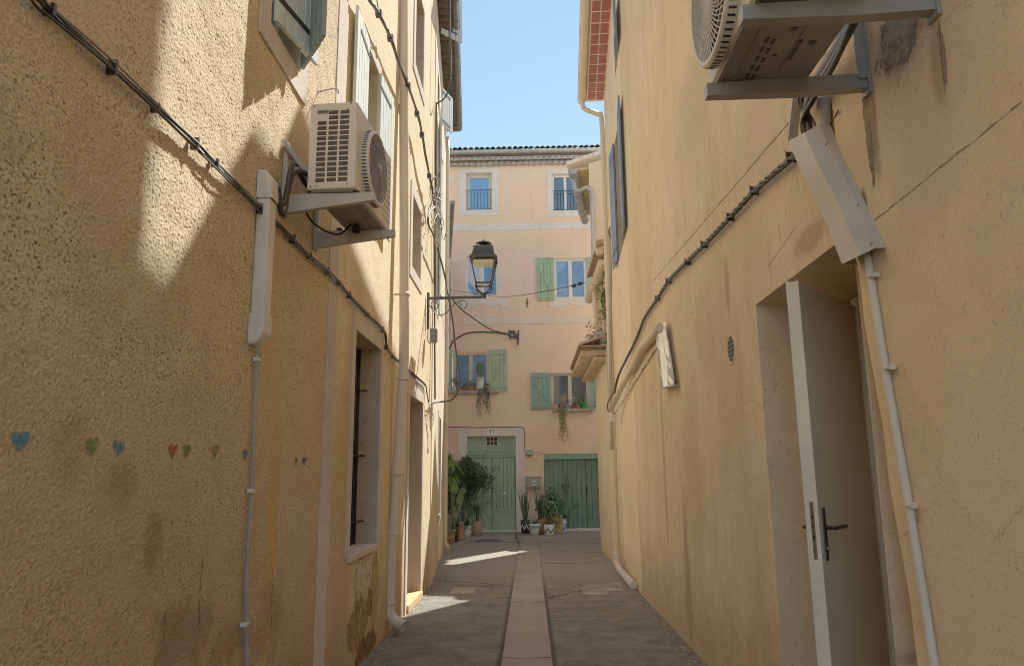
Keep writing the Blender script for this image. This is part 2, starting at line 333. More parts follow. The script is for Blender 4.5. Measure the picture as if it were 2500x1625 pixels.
m_near = plaster('ochre_render', (.83, .60, .355), (.95, .72, .44), 'y', grain=52, gstr=.5, gdist=.006, streak=.08, craze=.5, hatch=.2, streakc=(.42, .28, .15), mott=.25, large=.8,
    spots=[sp(FN, 2190, 110, .22, .20, (.26, .215, .155), .85, 1.1), sp(FN, 2130, 300, .06, .35, (.24, .18, .115), .9, 1.1), sp(FN, 2260, 420, .3, .3, (.60, .43, .27), .5, 1.0), sp(FN, 2290, 170, .07, .2, (.30, .21, .12), .7, 1.0), sp(FN, 2110, 500, .04, .10, (.09, .06, .04), .9, .8), sp(FN, 2230, 1000, .3, .4, (.66, .47, .25), .5, 1.0)],
    peel=[pe(FN, 2190, 90, .19, .15, (.34, .29, .22), 1.7), pe(FN, 2300, 130, .028, .16, (.42, .31, .19), 1.5), pe(FN, 2120, 330, .03, .3, (.30, .22, .14), 1.6)],
    cracks=[ck(FN, 2500, 247, 2132, 541, .006, .025), ck(FN, 2290, 40, 2310, 230, .006, .08)])
m_garden = plaster('pale_yellow_render', (.66, .50, .30), (.78, .62, .40), 'y', grain=36, gstr=.3, streak=.2, damp=(.55, .41, .24), dampz=.4)
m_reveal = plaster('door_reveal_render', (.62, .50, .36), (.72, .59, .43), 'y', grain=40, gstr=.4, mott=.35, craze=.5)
m_dark = paint('dark_interior', (.02, .02, .022), .8, bump=0)
m_glass = glass_mat('window_glass', (.02, .035, .06))
m_bluegl = glass_mat('sky_glass', (.07, .19, .42), .06, 1.9)  # reflected sky blue put into the glass base colour
m_skypane = paint('blue_reflection_pane', (.10, .25, .52), .25, .25, 0, 3, 0, .25)  # blue reflection put into the pane's base colour
m_frame = paint('white_frame', (.72, .72, .70), .45, .05, .03)
m_cframe = paint('cream_frame', (.60, .54, .44), .6, .1, .05)
m_roof = paint('clay_tiles', (.40, .24, .15), .85, .2, .4, 5, dirt=(.16, .13, .11), dirtamt=.6)
m_roofgrey = paint('weathered_tiles', (.36, .33, .31), .85, .2, .4, 5, dirt=(.35, .3, .25), dirtamt=.4)
m_zinc = paint('zinc', (.36, .38, .39), .45, .12, .05, 4, .55, dirt=(.22, .22, .21), dirtamt=.5)
m_pipe = paint('cream_pvc', (.66, .55, .43), .42, .06, .03, 3, dirt=(.40, .31, .21), dirtamt=.35, streak=1)
m_pipe2 = paint('sand_pvc', (.72, .57, .38), .42, .06, .03, 3, dirt=(.42, .31, .18), dirtamt=.3, streak=1)
m_shut = paint('pale_green_paint', (.58, .66, .60), .6, .08, .12, 6, dirt=(.28, .34, .30), dirtamt=.35, streak=1)
m_gshut = paint('green_paint', (.26, .42, .25), .6, .1, .15, 6, dirt=(.42, .46, .30), dirtamt=.4, streak=1)
m_tshut = paint('teal_paint', (.16, .33, .27), .6, .1, .12, 6, dirt=(.28, .36, .28), dirtamt=.3, streak=1)
m_bshut = paint('blue_paint', (.075, .14, .30), .42, .1, .05, 6)
m_door = paint('door_green', (.26, .40, .27), .5, .08, .06, 4, dirt=(.26, .30, .19), dirtamt=.35, streak=1)
m_darkzinc = paint('dark_zinc', (.13, .13, .135), .5, .12, .05, 4, .3)
m_gar = paint('garage_green', (.11, .19, .135), .55, .1, .06, 4, dirt=(.12, .18, .13), dirtamt=.4, streak=1)
m_black = paint('black_iron', (.005, .0055, .007), .42, .1, .05, 12)
m_rust = paint('rust', (.16, .07, .035), .85, .2, .3, 12)
m_cable = paint('black_cable', (.008, .0075, .008), .5, .1, .05, 10)
m_gcable = paint('grey_cable', (.33, .285, .22), .6, .1, .05, 10)
m_white = paint('white_plastic', (.68, .61, .51), .45, .05, .02, 4, dirt=(.50, .44, .36), dirtamt=.3)
# ------------------------------------------------------------------ ground
gb = MB()
k = M('asphalt'); X = k.xyz()
n1 = k.noise(2.6, 9, .78); n2 = k.noise(11, 6, .75); n3 = k.noise(140, 3, .6); n4 = k.noise(38, 4, .6)
c = k.mix(k.mr(n1, .3, .7), (.084, .079, .066), (.232, .216, .177)); c = k.mix(k.mr(n2, .45, .7, 0, .55), c, (.075, .068, .059))
c = k.mix(k.mr(n3, .52, .74, 0, .8), c, (.30, .27, .23)); c = k.mix(k.mr(n4, .60, .74, 0, .7), c, (.27, .235, .185))
ed = k.ma('ABSOLUTE', k.ma('SUBTRACT', k.ma('ABSOLUTE', k.ma('ADD', X['X'], .05)), .235)); c = k.mix(k.mr(k.ma('ADD', ed, k.ma('MULTIPLY', k.ma('SUBTRACT', n2, .5), .10)), .05, .0, 0, .85), c, (.03, .026, .021))
ax = k.ma('ABSOLUTE', k.ma('ADD', X['X'], .02)); edge = k.ma('ADD', ax, k.ma('MULTIPLY', k.ma('SUBTRACT', n2, .5), .7))
c = k.mix(k.mr(edge, 1.25, 1.6, 0, .6), c, (.17, .13, .09))
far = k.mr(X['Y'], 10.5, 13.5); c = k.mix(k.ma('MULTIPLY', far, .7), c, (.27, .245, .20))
wb = k.noise(3.0, 6, .75)
def gcrack(c, x0, y0, x1, y1, wd, amp):
    L = math.hypot(x1 - x0, y1 - y0); dx, dy = (x1 - x0) / L, (y1 - y0) / L
    px_ = k.ma('SUBTRACT', X['X'], x0); py_ = k.ma('SUBTRACT', X['Y'], y0)
    al = k.ma('ADD', k.ma('MULTIPLY', px_, dx), k.ma('MULTIPLY', py_, dy))
    pe = k.ma('SUBTRACT', k.ma('MULTIPLY', px_, dy), k.ma('MULTIPLY', py_, dx)); pe = k.ma('ADD', pe, k.ma('MULTIPLY', k.ma('SUBTRACT', wb, .5), amp))
    mk = k.ma('MULTIPLY', k.mr(k.ma('ABSOLUTE', pe), wd, wd * .3), k.ma('MULTIPLY', k.mr(al, 0, .05), k.mr(al, L, L - .05)))
    return k.mix(k.ma('MULTIPLY', mk, .9), c, (.018, .015, .013)), mk
hh = n3
for cr in [(-1.5, 12.0, -.3, 11.4, .035, .5), (-1.3, 11.5, -.28, 11.25, .03, .3), (.2, 11.0, 1.1, 10.6, .03, .5), (.2, 10.2, .9, 11.2, .025, .4), (-1.6, 18.9, -.2, 18.5, .05, .4), (-.3, 18, -.45, 22, .04, .5), (.2, 14.2, 1.4, 14.0, .03, .4), (.3, 18.5, 1.9, 18.1, .05, .5), (.5, 16.3, 1.6, 16.0, .04, .3)]:
    c, mk = gcrack(c, *cr); hh = k.ma('SUBTRACT', hh, k.ma('MULTIPLY', mk, 2))
k.fin(c, .9, k.bump(hh, 1.0, .012, k.bump(n2, .8, .03)), 0, .2); m_asph = k.m
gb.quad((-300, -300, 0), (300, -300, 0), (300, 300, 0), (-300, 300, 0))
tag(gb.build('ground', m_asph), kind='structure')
k = M('gutter_concrete'); X = k.xyz()
n1 = k.noise(1.5, 5, .65); n2 = k.noise(12, 4, .65); n3 = k.noise(120, 2)
c = k.mix(k.mr(n1, .3, .7), (.19, .165, .132), (.29, .25, .20)); c = k.mix(k.mr(n2, .5, .72, 0, .55), c, (.14, .118, .094))
jn = k.ma('ABSOLUTE', k.ma('SUBTRACT', k.ma('MODULO', k.ma('ADD', X['Y'], .3), 2.9), 1.45)); mk = k.mr(jn, .022, .01)
c = k.mix(mk, c, (.03, .025, .02)); cen = k.mr(k.ma('ABSOLUTE', k.ma('ADD', X['X'], .05)), .02, .12, .35, 0); c = k.mix(cen, c, (.27, .23, .18))
k.fin(c, .85, k.bump(k.ma('SUBTRACT', n3, mk), .5, .006)); m_gut = k.m
gt = MB(); ys = [-6 + i * .5 for i in range(48)]
prof = [(-.27, .006), (-.25, .012), (-.14, .006), (-.05, .004), (.05, .006), (.15, .012), (.17, .006)]
rr = random.Random(3)
for i in range(len(ys) - 1):
    for (x0, z0), (x1, z1) in zip(prof, prof[1:]): gt.quad((x0, ys[i], z0), (x1, ys[i], z1), (x1, ys[i + 1], z1), (x0, ys[i + 1], z0))
tag(gt.build('drain_channel', m_gut), kind='structure')
# ------------------------------------------------------------------ parts shared by houses
def roofslab(parent, F, s0, s1, z, ov=.3, depth=6.0, pitch=.3, th=.1, name='roof', mat=None):
    b = MB(); P = []
    for t in (0, th):
        for a, d in ((s0, ov), (s1, ov), (s1, -depth), (s0, -depth)):
            P.append(F.p(a, d, z + (ov - d) * pitch * 1.0 - ov * pitch + .1 + t))
    b.hexa(P); return b.build(name, mat or m_roof, parent)
def ends(mb, F, s0, s1, z, depth=6.0, mi=0, both=True, pitch=.3):
    for s in ((s0, s1) if both else (s1,)):
        mb.quad(F.p(s, 0, 0), F.p(s, -depth, 0), F.p(s, -depth, z + depth * pitch), F.p(s, 0, z), mi)
    mb.quad(F.p(s0, -depth, 0), F.p(s1, -depth, 0), F.p(s1, -depth, z + depth * pitch), F.p(s0, -depth, z + depth * pitch), mi)
def surround(mb, F, h, w_, d0=0.0, d1=.012, top=None, bot=None, mi=0):
    mb.mark(); a, b, c, e = h[:4]; t = w_ if top is None else top; q = w_ if bot is None else bot
    mb.fbox(F, a - w_, a, d0, d1, c - q, e + t, mi); mb.fbox(F, b, b + w_, d0, d1, c - q, e + t, mi)
    if t: mb.fbox(F, a, b, d0, d1, e, e + t, mi)
    if q: mb.fbox(F, a, b, d0, d1, c - q, c, mi)
def window(parent, F, h, dep, leaves=2, fm=None, gm=None, fw=.055, bars=0, sill=True, d=0, curtain=False):
    a, b, c, e = h[:4]; fm = fm or m_frame; gm = gm or m_glass; d0 = d - dep
    fr = MB(); fr.fbox(F, a, b, d0, d0 + .05, e - fw, e); fr.fbox(F, a, b, d0, d0 + .05, c, c + fw)
    fr.fbox(F, a, a + fw, d0, d0 + .05, c + fw, e - fw); fr.fbox(F, b - fw, b, d0, d0 + .05, c + fw, e - fw)
    wds = (b - a - 2 * fw) / leaves
    for i in range(1, leaves): x = a + fw + wds * i; fr.fbox(F, x - fw * .75, x + fw * .75, d0, d0 + .058, c + fw, e - fw)
    for i in range(leaves):
        for q in range(1, bars + 1):
            z = c + fw + (e - c - 2 * fw) * q / (bars + 1); fr.fbox(F, a + fw + wds * i, a + fw + wds * (i + 1), d0 + .005, d0 + .04, z - .014, z + .014)
    win = fr.build('window', fm, parent, .006, 1)
    g = MB(); g.fbox(F, a + fw * .5, b - fw * .5, d0 + .012, d0 + .02, c + fw * .5, e - fw * .5); g.build('pane', gm, win)
    return win
def shutter(parent, F, hs, wd, z0, z1, ang, mat, sgn=1, n=5, d0=.0, zbar=None, th=.028, hinge=True, bmat=None):
    """leaf hinged at s=hs, opening toward sgn*s when flat (ang 0), 90 = square to the wall"""
    A = R(ang); X = (F.S * sgn * math.cos(A) + F.N * math.sin(A)); Y = (F.N * math.cos(A) - F.S * sgn * math.sin(A)); Zv = Vector((0, 0, 1))
    o = F.p(hs, d0, 0); q = lambda x, y, z: Vector((o.x, o.y, 0)) + X * x + Y * y + Zv * z
    b = MB(); bw = wd / n
    for i in range(n):
        dz = random.uniform(-.006, .006)
        b.hexa([q(i * bw + .005, 0, z0 + dz), q((i + 1) * bw - .005, 0, z0 + dz), q((i + 1) * bw - .005, th, z0 + dz), q(i * bw + .005, th, z0 + dz), q(i * bw + .005, 0, z1), q((i + 1) * bw - .005, 0, z1), q((i + 1) * bw - .005, th, z1), q(i * bw + .005, th, z1)])
    o_ = b.build('shutter', mat, parent, .003, 1)
    if zbar:
        y0, y1 = (th, th + .02) if zbar > 0 else (-.02, 0); b = MB(); H = z1 - z0
        lo, hi = z0 + H * .07, z1 - H * .14; t = .085
        for zz in (lo, hi): b.hexa([q(.02, y0, zz), q(wd - .02, y0, zz), q(wd - .02, y1, zz), q(.02, y1, zz), q(.02, y0, zz + t), q(wd - .02, y0, zz + t), q(wd - .02, y1, zz + t), q(.02, y1, zz + t)])
        xa, xb = (.03, wd - .03) if abs(zbar) == 1 else (wd - .03, .03)
        b.bar(q(xa, (y0 + y1) / 2, hi - .002), q(xb, (y0 + y1) / 2, lo + t + .002), .075, .0185, Y)
        b.build('brace', bmat or mat, o_, .003, 1)
    if hinge:
        b = MB(); H = z1 - z0
        for zz in (z0 + H * .1, z1 - H * .1):
            b.mark(); b.hexa([q(0, th, zz - .018), q(wd * .75, th, zz - .018), q(wd * .75, th + .006, zz - .018), q(0, th + .006, zz - .018), q(0, th, zz + .018), q(wd * .75, th, zz + .018), q(wd * .75, th + .006, zz + .018), q(0, th + .006, zz + .018)])
        if not zbar: build_split(b, 'hinge_strap', m_black, o_)
    return o_
def pipe(parent, pts, r=.05, mat=None, rings=(), name='downpipe', n=14):
    b = MB(); P = spline(pts, 5) if len(pts) > 3 else pts
    b.tube(P, r, n); o = b.build(name, mat or m_pipe, parent)
    if rings:
        b = MB()
        for i, (c_, ax) in enumerate(rings): b.lathe([(r, -.03), (r + .006, -.03), (r + .006, .03), (r, .03)], c_, n, ax)
        b.build('pipe_collar', mat or m_pipe, o)
    return o
def gutter(parent, A, B, r=.075, mat=None, brackets=7, side=None, up=.0):
    """half round gutter from A to B"""
    A, B = Vector(A), Vector(B); T = (B - A).normalized(); X = T.cross(Vector((0, 0, 1))).normalized(); Z = Vector((0, 0, 1)); b = MB(); n = 12
    def ring(c, rr): return [c + X * math.cos(math.pi + math.pi * k_ / n) * rr + Z * math.sin(math.pi + math.pi * k_ / n) * rr for k_ in range(n + 1)]
    for rr in (r, r - .004):
        a, e = ring(A, rr), ring(B, rr); b.add(a + e, [[i, i + 1, n + 2 + i, n + 1 + i] for i in range(n)], True)
    for c_ in (A, B): b.add(ring(c_, r), [list(range(n + 1))])
    for sg in (-1, 1): b.tube([A + X * r * sg, B + X * r * sg], .008, 6)
    g = b.build('gutter', mat or m_zinc, parent)
    b = MB()
    for i in range(brackets):
        c_ = A.lerp(B, (i + .5) / brackets); b.mark(); b.tube(ring(c_, r + .006), .006, 5)
    build_split(b, 'gutter_bracket', mat or m_zinc, g); return g
# ------------------------------------------------------------------ left house in roughcast
s1w, zw = FL.px(729, 180)
s2w, z2w = 7.42, 4.05
HW1 = (3.85, s1w, zw, zw + 1.55, .22)
L1 = thing('roughcast_house', 'tan roughcast house in the left foreground, its rough wall painted with small hearts', 'house', (-1.5, 2, 0))
b = MB(); DG = (1.85, 5.42, 0.0, 5.7)
wall(b, FL, -2.5, DG[0], 0, 9.6); wall(b, FL, DG[0], DG[1], DG[3], 9.6, [HW1] if HW1[3] > DG[3] else [])
tmp = MB(); wall(tmp, FL, HW1[0], HW1[1], HW1[2], HW1[3], [HW1]); b.add(tmp.v, tmp.f, False, 1)
import numpy as np
def dense(parent, name, mat, F, s0, s1, z0, z1, hole, st=.0048):
    ns, nz = int((s1 - s0) / st) + 1, int((z1 - z0) / st) + 1
    ss = np.linspace(s0, s1, ns); zz = np.linspace(z0, z1, nz); Sg, Zg = np.meshgrid(ss, zz)
    off = np.array(parent.location); V = np.zeros((ns * nz, 3)); V[:, 0] = F.o.x + F.S.x * Sg.ravel(); V[:, 1] = F.o.y + F.S.y * Sg.ravel(); V[:, 2] = Zg.ravel(); V -= off
    i = np.arange((nz - 1) * (ns - 1)); r_, c_ = i // (ns - 1), i % (ns - 1); a = r_ * ns + c_
    ms, mz = ss[c_] + st / 2, zz[r_] + st / 2; keep = ~((ms > hole[0]) & (ms < hole[1]) & (mz > hole[2]) & (mz < hole[3])); a = a[keep]
    Q = np.stack([a, a + 1, a + ns + 1, a + ns], 1).astype(np.int32)
    me = bpy.data.meshes.new(name); me.vertices.add(len(V)); me.vertices.foreach_set('co', V.ravel()); me.loops.add(Q.size); me.loops.foreach_set('vertex_index', Q.ravel())
    me.polygons.add(len(Q)); me.polygons.foreach_set('loop_start', np.arange(0, Q.size, 4, dtype=np.int32)); me.polygons.foreach_set('use_smooth', np.ones(len(Q), dtype=bool)); me.update(calc_edges=True); me.materials.append(mat)
    o = bpy.data.objects.new(name, me); C.objects.link(o); o.parent = parent
    for nm, sc_, stg, dp_ in (('lumps', .0115, .011, 2), ('grit', .008, .006, 1), ('waves', .22, .020, 3)):
        tx = bpy.data.textures.new(nm, 'CLOUDS'); tx.noise_scale = sc_; tx.noise_depth = dp_; tx.noise_basis = 'ORIGINAL_PERLIN' if nm != 'grit' else 'VORONOI_F1'
        d_ = o.modifiers.new(nm, 'DISPLACE'); d_.texture = tx; d_.direction = 'X'; d_.strength = stg; d_.mid_level = .72 if nm == 'lumps' else .5; d_.texture_coords = 'LOCAL'
    return o
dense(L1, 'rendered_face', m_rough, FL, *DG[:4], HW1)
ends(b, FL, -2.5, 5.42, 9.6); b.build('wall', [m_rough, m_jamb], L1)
roofslab(L1, FL, -2.5, 5.42, 9.6, .25)
b = MB(); surround(b, FL, HW1, .155); build_split(b, 'window_surround', m_trim, L1)
window(L1, FL, HW1, .2, 2, m_frame)
# shutters pulled almost shut in front of the opening
ha = FL.p(3.87, .03, 0); hb = Vector((-1.37, 4.40, 0)); 
shutter(L1, FL, 3.87, .52, zw + .03, zw + 1.52, math.degrees(math.atan2(.11, .53)), m_shut, 1, 5, .012)
shutter(L1, FL, s1w - .02, .46, zw + .02, zw + 1.52, 34, paint('shaded_grey_paint', (.17, .21, .22), .6, .1, .1, 6), -1, 5, .012)  # far leaf's shade put into its own darker paint
# ------------------------------------------------------------------ left house in yellow render
L2 = thing('yellow_house', 'yellow rendered house on the left with a barred window and a thick cream drainpipe', 'house', (-1.5, 8, 0))
sb0, zb1 = FL.px(870, 803); sb1, _ = FL.px(932, 861); zb0 = .96
sd0, zd1 = FL.px(1004, 961); sd1, _ = FL.px(1034, 1000)
sd0 = 9.18; sd1 = 10.32; zd1 = 2.62
s30, z31 = FL.px(1009, 474); s31, z30 = FL.px(1027, 686)
HWa = (FL.px(895, 150)[0], FL.px(922, 300)[0], 4.05, FL.px(926, 180)[1], .2)
HB = (sb0, sb1, zb0, zb1, .27); HD = (sd0, sd1, 0.0, zd1, .28)
HW3 = (s30, s31, z30, z31, .22); HW4 = (s30, s31, FL.px(1027, 200)[1], FL.px(1027, 200)[1] + 1.3, .22)
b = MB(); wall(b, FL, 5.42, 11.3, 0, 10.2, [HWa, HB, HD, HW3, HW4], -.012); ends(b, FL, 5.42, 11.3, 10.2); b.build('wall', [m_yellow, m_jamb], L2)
roofslab(L2, FL, 5.42, 11.3, 10.2, .25)
b = MB()
spx = [FL.px(799, 760)[0], FL.px(821, 760)[0]]
b.fbox(FL, spx[0], spx[1], -.012, .006, 0, 10.1); b.build('corner_strip', m_trim, L2)
b = MB(); surround(b, FL, HWa, .12, -.012, .002); surround(b, FL, HW3, .15, -.012, .002); surround(b, FL, HW4, .15, -.012, .002)
surround(b, FL, HB, .115, -.012, .003, .24, 0); surround(b, FL, HD, .13, -.012, .004, .30, 0)
build_split(b, 'window_surround', m_trim, L2)
window(L2, FL, HWa, .2, 2); window(L2, FL, HW3, .2, 1); window(L2, FL, HW4, .2, 1); window(L2, FL, HB, .265, 1, m_dark)
b = MB(); b.fbox(FL, HB[0] - .02, HB[1] + .02, -.24, .012, zb0 - .05, zb0 + .006); b.build('window_sill', m_trim, L2, .006)
b = MB()
for i in range(7): x = sb0 + .09 + i * (sb1 - sb0 - .18) / 6; b.tube([FL.p(x, -.20, zb0), FL.p(x, -.20, zb1)], .009, 6)
for z in (zb0 + .22, zb0 + .85, zb0 + 1.5): b.bar(FL.p(sb0, -.20, z), FL.p(sb1, -.20, z), .032, .010); b.tube([FL.p(sb1 - .06, -.20, z), FL.p(sb1, -.14, z)], .009, 6)
b.build('window_grille', m_black, L2)
b = MB(); b.fbox(FL, sd0, sd1, -.30, -.25, .1, zd1)
for i in range(6): x = sd0 + .05 + i * (sd1 - sd0) / 6; b.fbox(FL, x, x + (sd1 - sd0) / 6 - .02, -.25, -.243, .15, zd1 - .05)
b.build('door', paint('brown_door', (.10, .07, .045), .6, .1), L2)
b = MB(); b.fbox(FL, sd0 - .02, sd1 + .02, -.25, .03, 0.002, .09); b.build('door_step', paint('ochre_step', (.62, .38, .14), .8, .1), L2, .008)
shutter(L2, FL, HWa[0], .56, HWa[2], HWa[3], 2, m_shut, -1, 5, .0); shutter(L2, FL, HWa[1], .56, HWa[2], HWa[3], 3, m_shut, 1, 5, .0)
def lp(u, v, y): return PY(u, v, y)
pp = [lp(986, -40, 8.05), lp(986, 300, 8.05), lp(987, 640, 8.05), lp(986, 880, 8.05), lp(984, 930, 8.05), lp(978, 1000, 8.05), lp(965, 1238, 8.05), lp(955, 1345, 8.05), lp(951, 1470, 8.05)]
q = PZ(974, 1518, .08); e0 = pp[-1]
foot = spline([e0, e0 + Vector((.005, 0, -.10)), e0 + Vector((.06, -.03, -.17)), e0 + Vector((.17, -.09, -.22))], 6)
b = MB(); b.tube(pp + foot[1:], .056, 16, caps=False); b.tube((pp + foot[1:])[-2:], .051, 16, caps=False); dp = b.build('downpipe', m_pipe, L2)
b = MB(); Zv = Vector((0, 0, 1))
for (u, v) in ((987, 718), (985, 925), (970, 1155), (958, 1302), (951, 1470)):
    c_ = lp(u, v, 8.05); b.mark(); b.lathe([(.056, -.02), (.062, -.02), (.062, .02), (.056, .02)], c_, 16)
    b.bar(c_, c_ + Vector((-.12, 0, 0)), .02, .02)
build_split(b, 'pipe_collar', m_pipe, dp)
# ------------------------------------------------------------------ third house on the left
L3 = thing('narrow_cream_house', 'narrow cream house on the far left with pale green louvre shutters high up', 'house', (-1.7, 13.5, 0))
qa, za = FL3.px(1081, 105, .06); qb, zb2 = FL3.px(1081, 308, .06); qc, zc2 = FL3.px(1077, 157, .06); qd, zd2 = FL3.px(1079, 330, .06); qe, ze2 = FL3.px(1076, 760, .06)
qa -= .3
H3 = [(qa - 1.0, qa - .08, za + .1, min(za + 1.1, 9.8), .2), (qb - .9, qb - .1, zb2 + .05, zc2, .2), (qb - .9, qb - .1, ze2, zd2, .2), (2.3, 3.2, .9, 2.7, .2)]
b = MB(); wall(b, FL3, 0, 5.12, 0, 9.85, H3); ends(b, FL3, 0, 5.12, 9.85); b.build('wall', [m_house3, m_jamb], L3)
for h in H3: window(L3, FL3, h, .2, 2)
shutter(L3, FL3, qa, .5, za, za + 1.3, 50, m_shut, 1, 6, .03)
shutter(L3, FL3, qb - .1, .46, zb2, zc2, 24, m_shut, 1, 6, .03)
shutter(L3, FL3, qb - .1, .46, ze2, zd2, 4, m_shut, 1, 6, .01); shutter(L3, FL3, qb - .9, .44, ze2, zd2, 6, m_shut, -1, 6, .03)
b = MB(); surround(b, FL3, H3[2], .1); surround(b, FL3, H3[3], .1); build_split(b, 'window_surround', m_trim, L3)
m_under = paint('shaded_tile', (.085, .07, .06), .85, .2, .3, 6)  # tile colour darkened to carry the shade under the eaves
roofslab(L3, FL3, 0, 5.12, 9.85, .22, mat=m_under)
gutter(L3, FL3.p(0, .29, 9.95), FL3.p(5.2, .29, 9.90), .085, m_darkzinc, 9)
b = MB()
for i in range(26): b.lathe([(.09, -.12), (.09, .12)], FL3.p(.1 + i * .2, .13, 9.86), 8, FL3.N)
b.build('eaves_tiles', m_under, L3)
px0 = PY(1086, 1322, 16.35); top = Vector((px0.x, 16.35, 9.6))
pipe(L3, [top, Vector((px0.x, 16.35, 5)), Vector((px0.x, 16.35, .32)), px0 + Vector((.02, -.04, -.04)), px0 + Vector((.10, -.14, -.12))], .052, m_pipe2)
# ------------------------------------------------------------------ low house behind on the left
L5 = thing('low_house', 'low cream house beyond the left row, grey zinc gutter along its eaves', 'house', (-2.2, 18, 0))
b = MB(); wall(b, FL5, 0, 5.0, 0, 7.8); ends(b, FL5, 0, 5.0, 7.8); b.build('wall', [m_house3, m_jamb], L5)
roofslab(L5, FL5, 0, 5.0, 7.8, .25, mat=m_roofgrey)
ga = PY(1096, 490, 17.2); gbb = PY(1089, 640, 21.8); gutter(L5, ga + Vector((.05, 0, 0)), Vector((gbb.x + .05, gbb.y, ga.z - .06)), .095, m_darkzinc, 7)
dpx = PY(1101, 690, 21.6)
pipe(L5, [Vector((gbb.x, 21.6, ga.z - .1)), dpx + Vector((-.05, 0, .6)), dpx, PY(1100, 800, 21.6), PY(1094, 842, 21.6), PY(1082, 850, 21.6)], .06, m_pipe)
# ------------------------------------------------------------------ near right house
RN = thing('ochre_house', 'plain ochre house wall in the right foreground with a thin white conduit running down it', 'house', (1.46, 1, 0))
_a, _b = FN.px(2091, 646), FN.px(2244, 1625); _k = (_b[0] - _a[0]) / (_b[1] - _a[1]); jn = lambda z: min(3.24, _a[0] + _k * (z - _a[1])); zj8 = 2.68
b = MB(); wall(b, FN, -2.5, 3.24, zj8, 10.8); wall(b, FN, -2.5, 2.4, 0, zj8); ends(b, FN, -2.5, 2.4, 10.8, both=False, pitch=.05); b.quad(FN.p(3.24, 0, zj8), FN.p(3.24, -6, zj8), FN.p(3.24, -6, 10.9), FN.p(3.24, 0, 10.8))
for i in range(12):
    z0_, z1_ = zj8 * i / 12, zj8 * (i + 1) / 12; w0_ = .012 * math.sin(i * 2.1) if 0 < i else 0; w1_ = .012 * math.sin((i + 1) * 2.1) if i < 11 else 0
    b.quad(FN.p(2.4, 0, z0_), FN.p(jn(z0_) + w0_, 0, z0_), FN.p(jn(z1_) + w1_, 0, z1_), FN.p(2.4, 0, z1_)); b.quad(FN.p(jn(z0_) + w0_, 0, z0_), FN.p(jn(z0_) + w0_, -.7, z0_), FN.p(jn(z1_) + w1_, -.7, z1_), FN.p(jn(z1_) + w1_, 0, z1_), 1)
b.quad(FN.p(2.4, 0, zj8), FN.p(3.24, 0, zj8), FN.p(3.24, -.7, zj8), FN.p(2.4, -.7, zj8), 1)
b.build('wall', [m_near, m_near], RN)
roofslab(RN, FN, -2.5, 3.24, 10.8, .1, pitch=.05)
# ------------------------------------------------------------------ right house with door and blue shutters
def zEv(y): return 9.25 + (14.1 - y) * .155
RH = thing('orange_house', 'pale orange house on the right with blue shutters and a door left open', 'house', (1.49, 8, 0))
sj, zj = FR.px(1845, 745); HDo = (3.2, sj, 0.0, 2.68, .70, True)
b = MB(); wall(b, FR, 3.24, 7.73, 0, 11.8, [HDo]); wall(b, FR, 7.73, 10.4, 0, 9.25); b.quad(FR.p(7.73, 0, 9.25), FR.p(10.4, 0, 9.25), FR.p(10.4, 0, zEv(10.4)), FR.p(7.73, 0, zEv(7.73))); 
b.quad(FR.p(7.73, 0, 9.25), FR.p(7.73, -6, 9.25), FR.p(7.73, -6, 12.1), FR.p(7.73, 0, 11.8)); ends(b, FR, 3.24, 7.73, 11.8, pitch=.05)  # upper part is out of view, its height shaped to shade the left wall
HS = (FR2.px(1514, 400)[0], FR2.px(1503, 500)[0], 5.2, 7.5, .2); HSa = (1.2, 1.9, 8.62, 9.1, .2)
HS = (.45, 1.5, 5.15, 7.25, .2); HSa = (.3, .9, 8.15, 8.95, .2)
b.build('wall', [m_orange, m_reveal], RH)
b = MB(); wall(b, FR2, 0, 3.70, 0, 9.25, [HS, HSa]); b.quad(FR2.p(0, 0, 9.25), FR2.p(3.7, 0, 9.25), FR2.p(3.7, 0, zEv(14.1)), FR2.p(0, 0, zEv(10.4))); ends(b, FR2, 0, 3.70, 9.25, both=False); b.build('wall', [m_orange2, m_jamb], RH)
window(RH, FR2, HS, .2, 2); window(RH, FR2, HSa, .2, 1)
b = MB(); b.hexa([FR.p(3.24, .2, 11.9), FR.p(7.73, .0, 11.9), FR.p(7.73, -6, 12.2), FR.p(3.24, -6, 12.2), FR.p(3.24, .2, 12.0), FR.p(7.73, .0, 12.0), FR.p(7.73, -6, 14.1), FR.p(3.24, -6, 12.3)]); b.build('roof', m_roof, RH)
b = MB(); zE = 9.25
pl = [FR.p(8.12, .36, 0), FR2.p(0, .36, 0), FR2.p(3.72, .36, 0)]; pi_ = [FR.p(8.12, -6, 0), FR2.p(0, -6, 0), FR2.p(3.72, -6, 0)]; ze_ = [zEv(8.12), zEv(10.4), zEv(14.1)]
for i in range(2):
    A, B_, D, E_ = pl[i], pl[i + 1], pi_[i + 1], pi_[i]; P = []
    for t in (0, .1): P += [(A.x, A.y, ze_[i] + .06 + t), (B_.x, B_.y, ze_[i + 1] + .06 + t), (D.x, D.y, ze_[i + 1] + 2.0 + t), (E_.x, E_.y, ze_[i] + 2.0 + t)]
    b.hexa(P)
zq_ = 10.1; b.hexa([FR.p(7.73, 0, 9.2), FR.p(8.12, 0, 9.2), FR.p(8.12, -.5, 9.2), FR.p(7.73, -.5, 9.2), FR.p(7.73, 0, zq_), FR.p(8.12, 0, zq_), FR.p(8.12, -.5, zq_), FR.p(7.73, -.5, zq_)])  # unseen upstand added to shape the sunlit wedge on the left wall
b.build('roof', m_roof, RH)
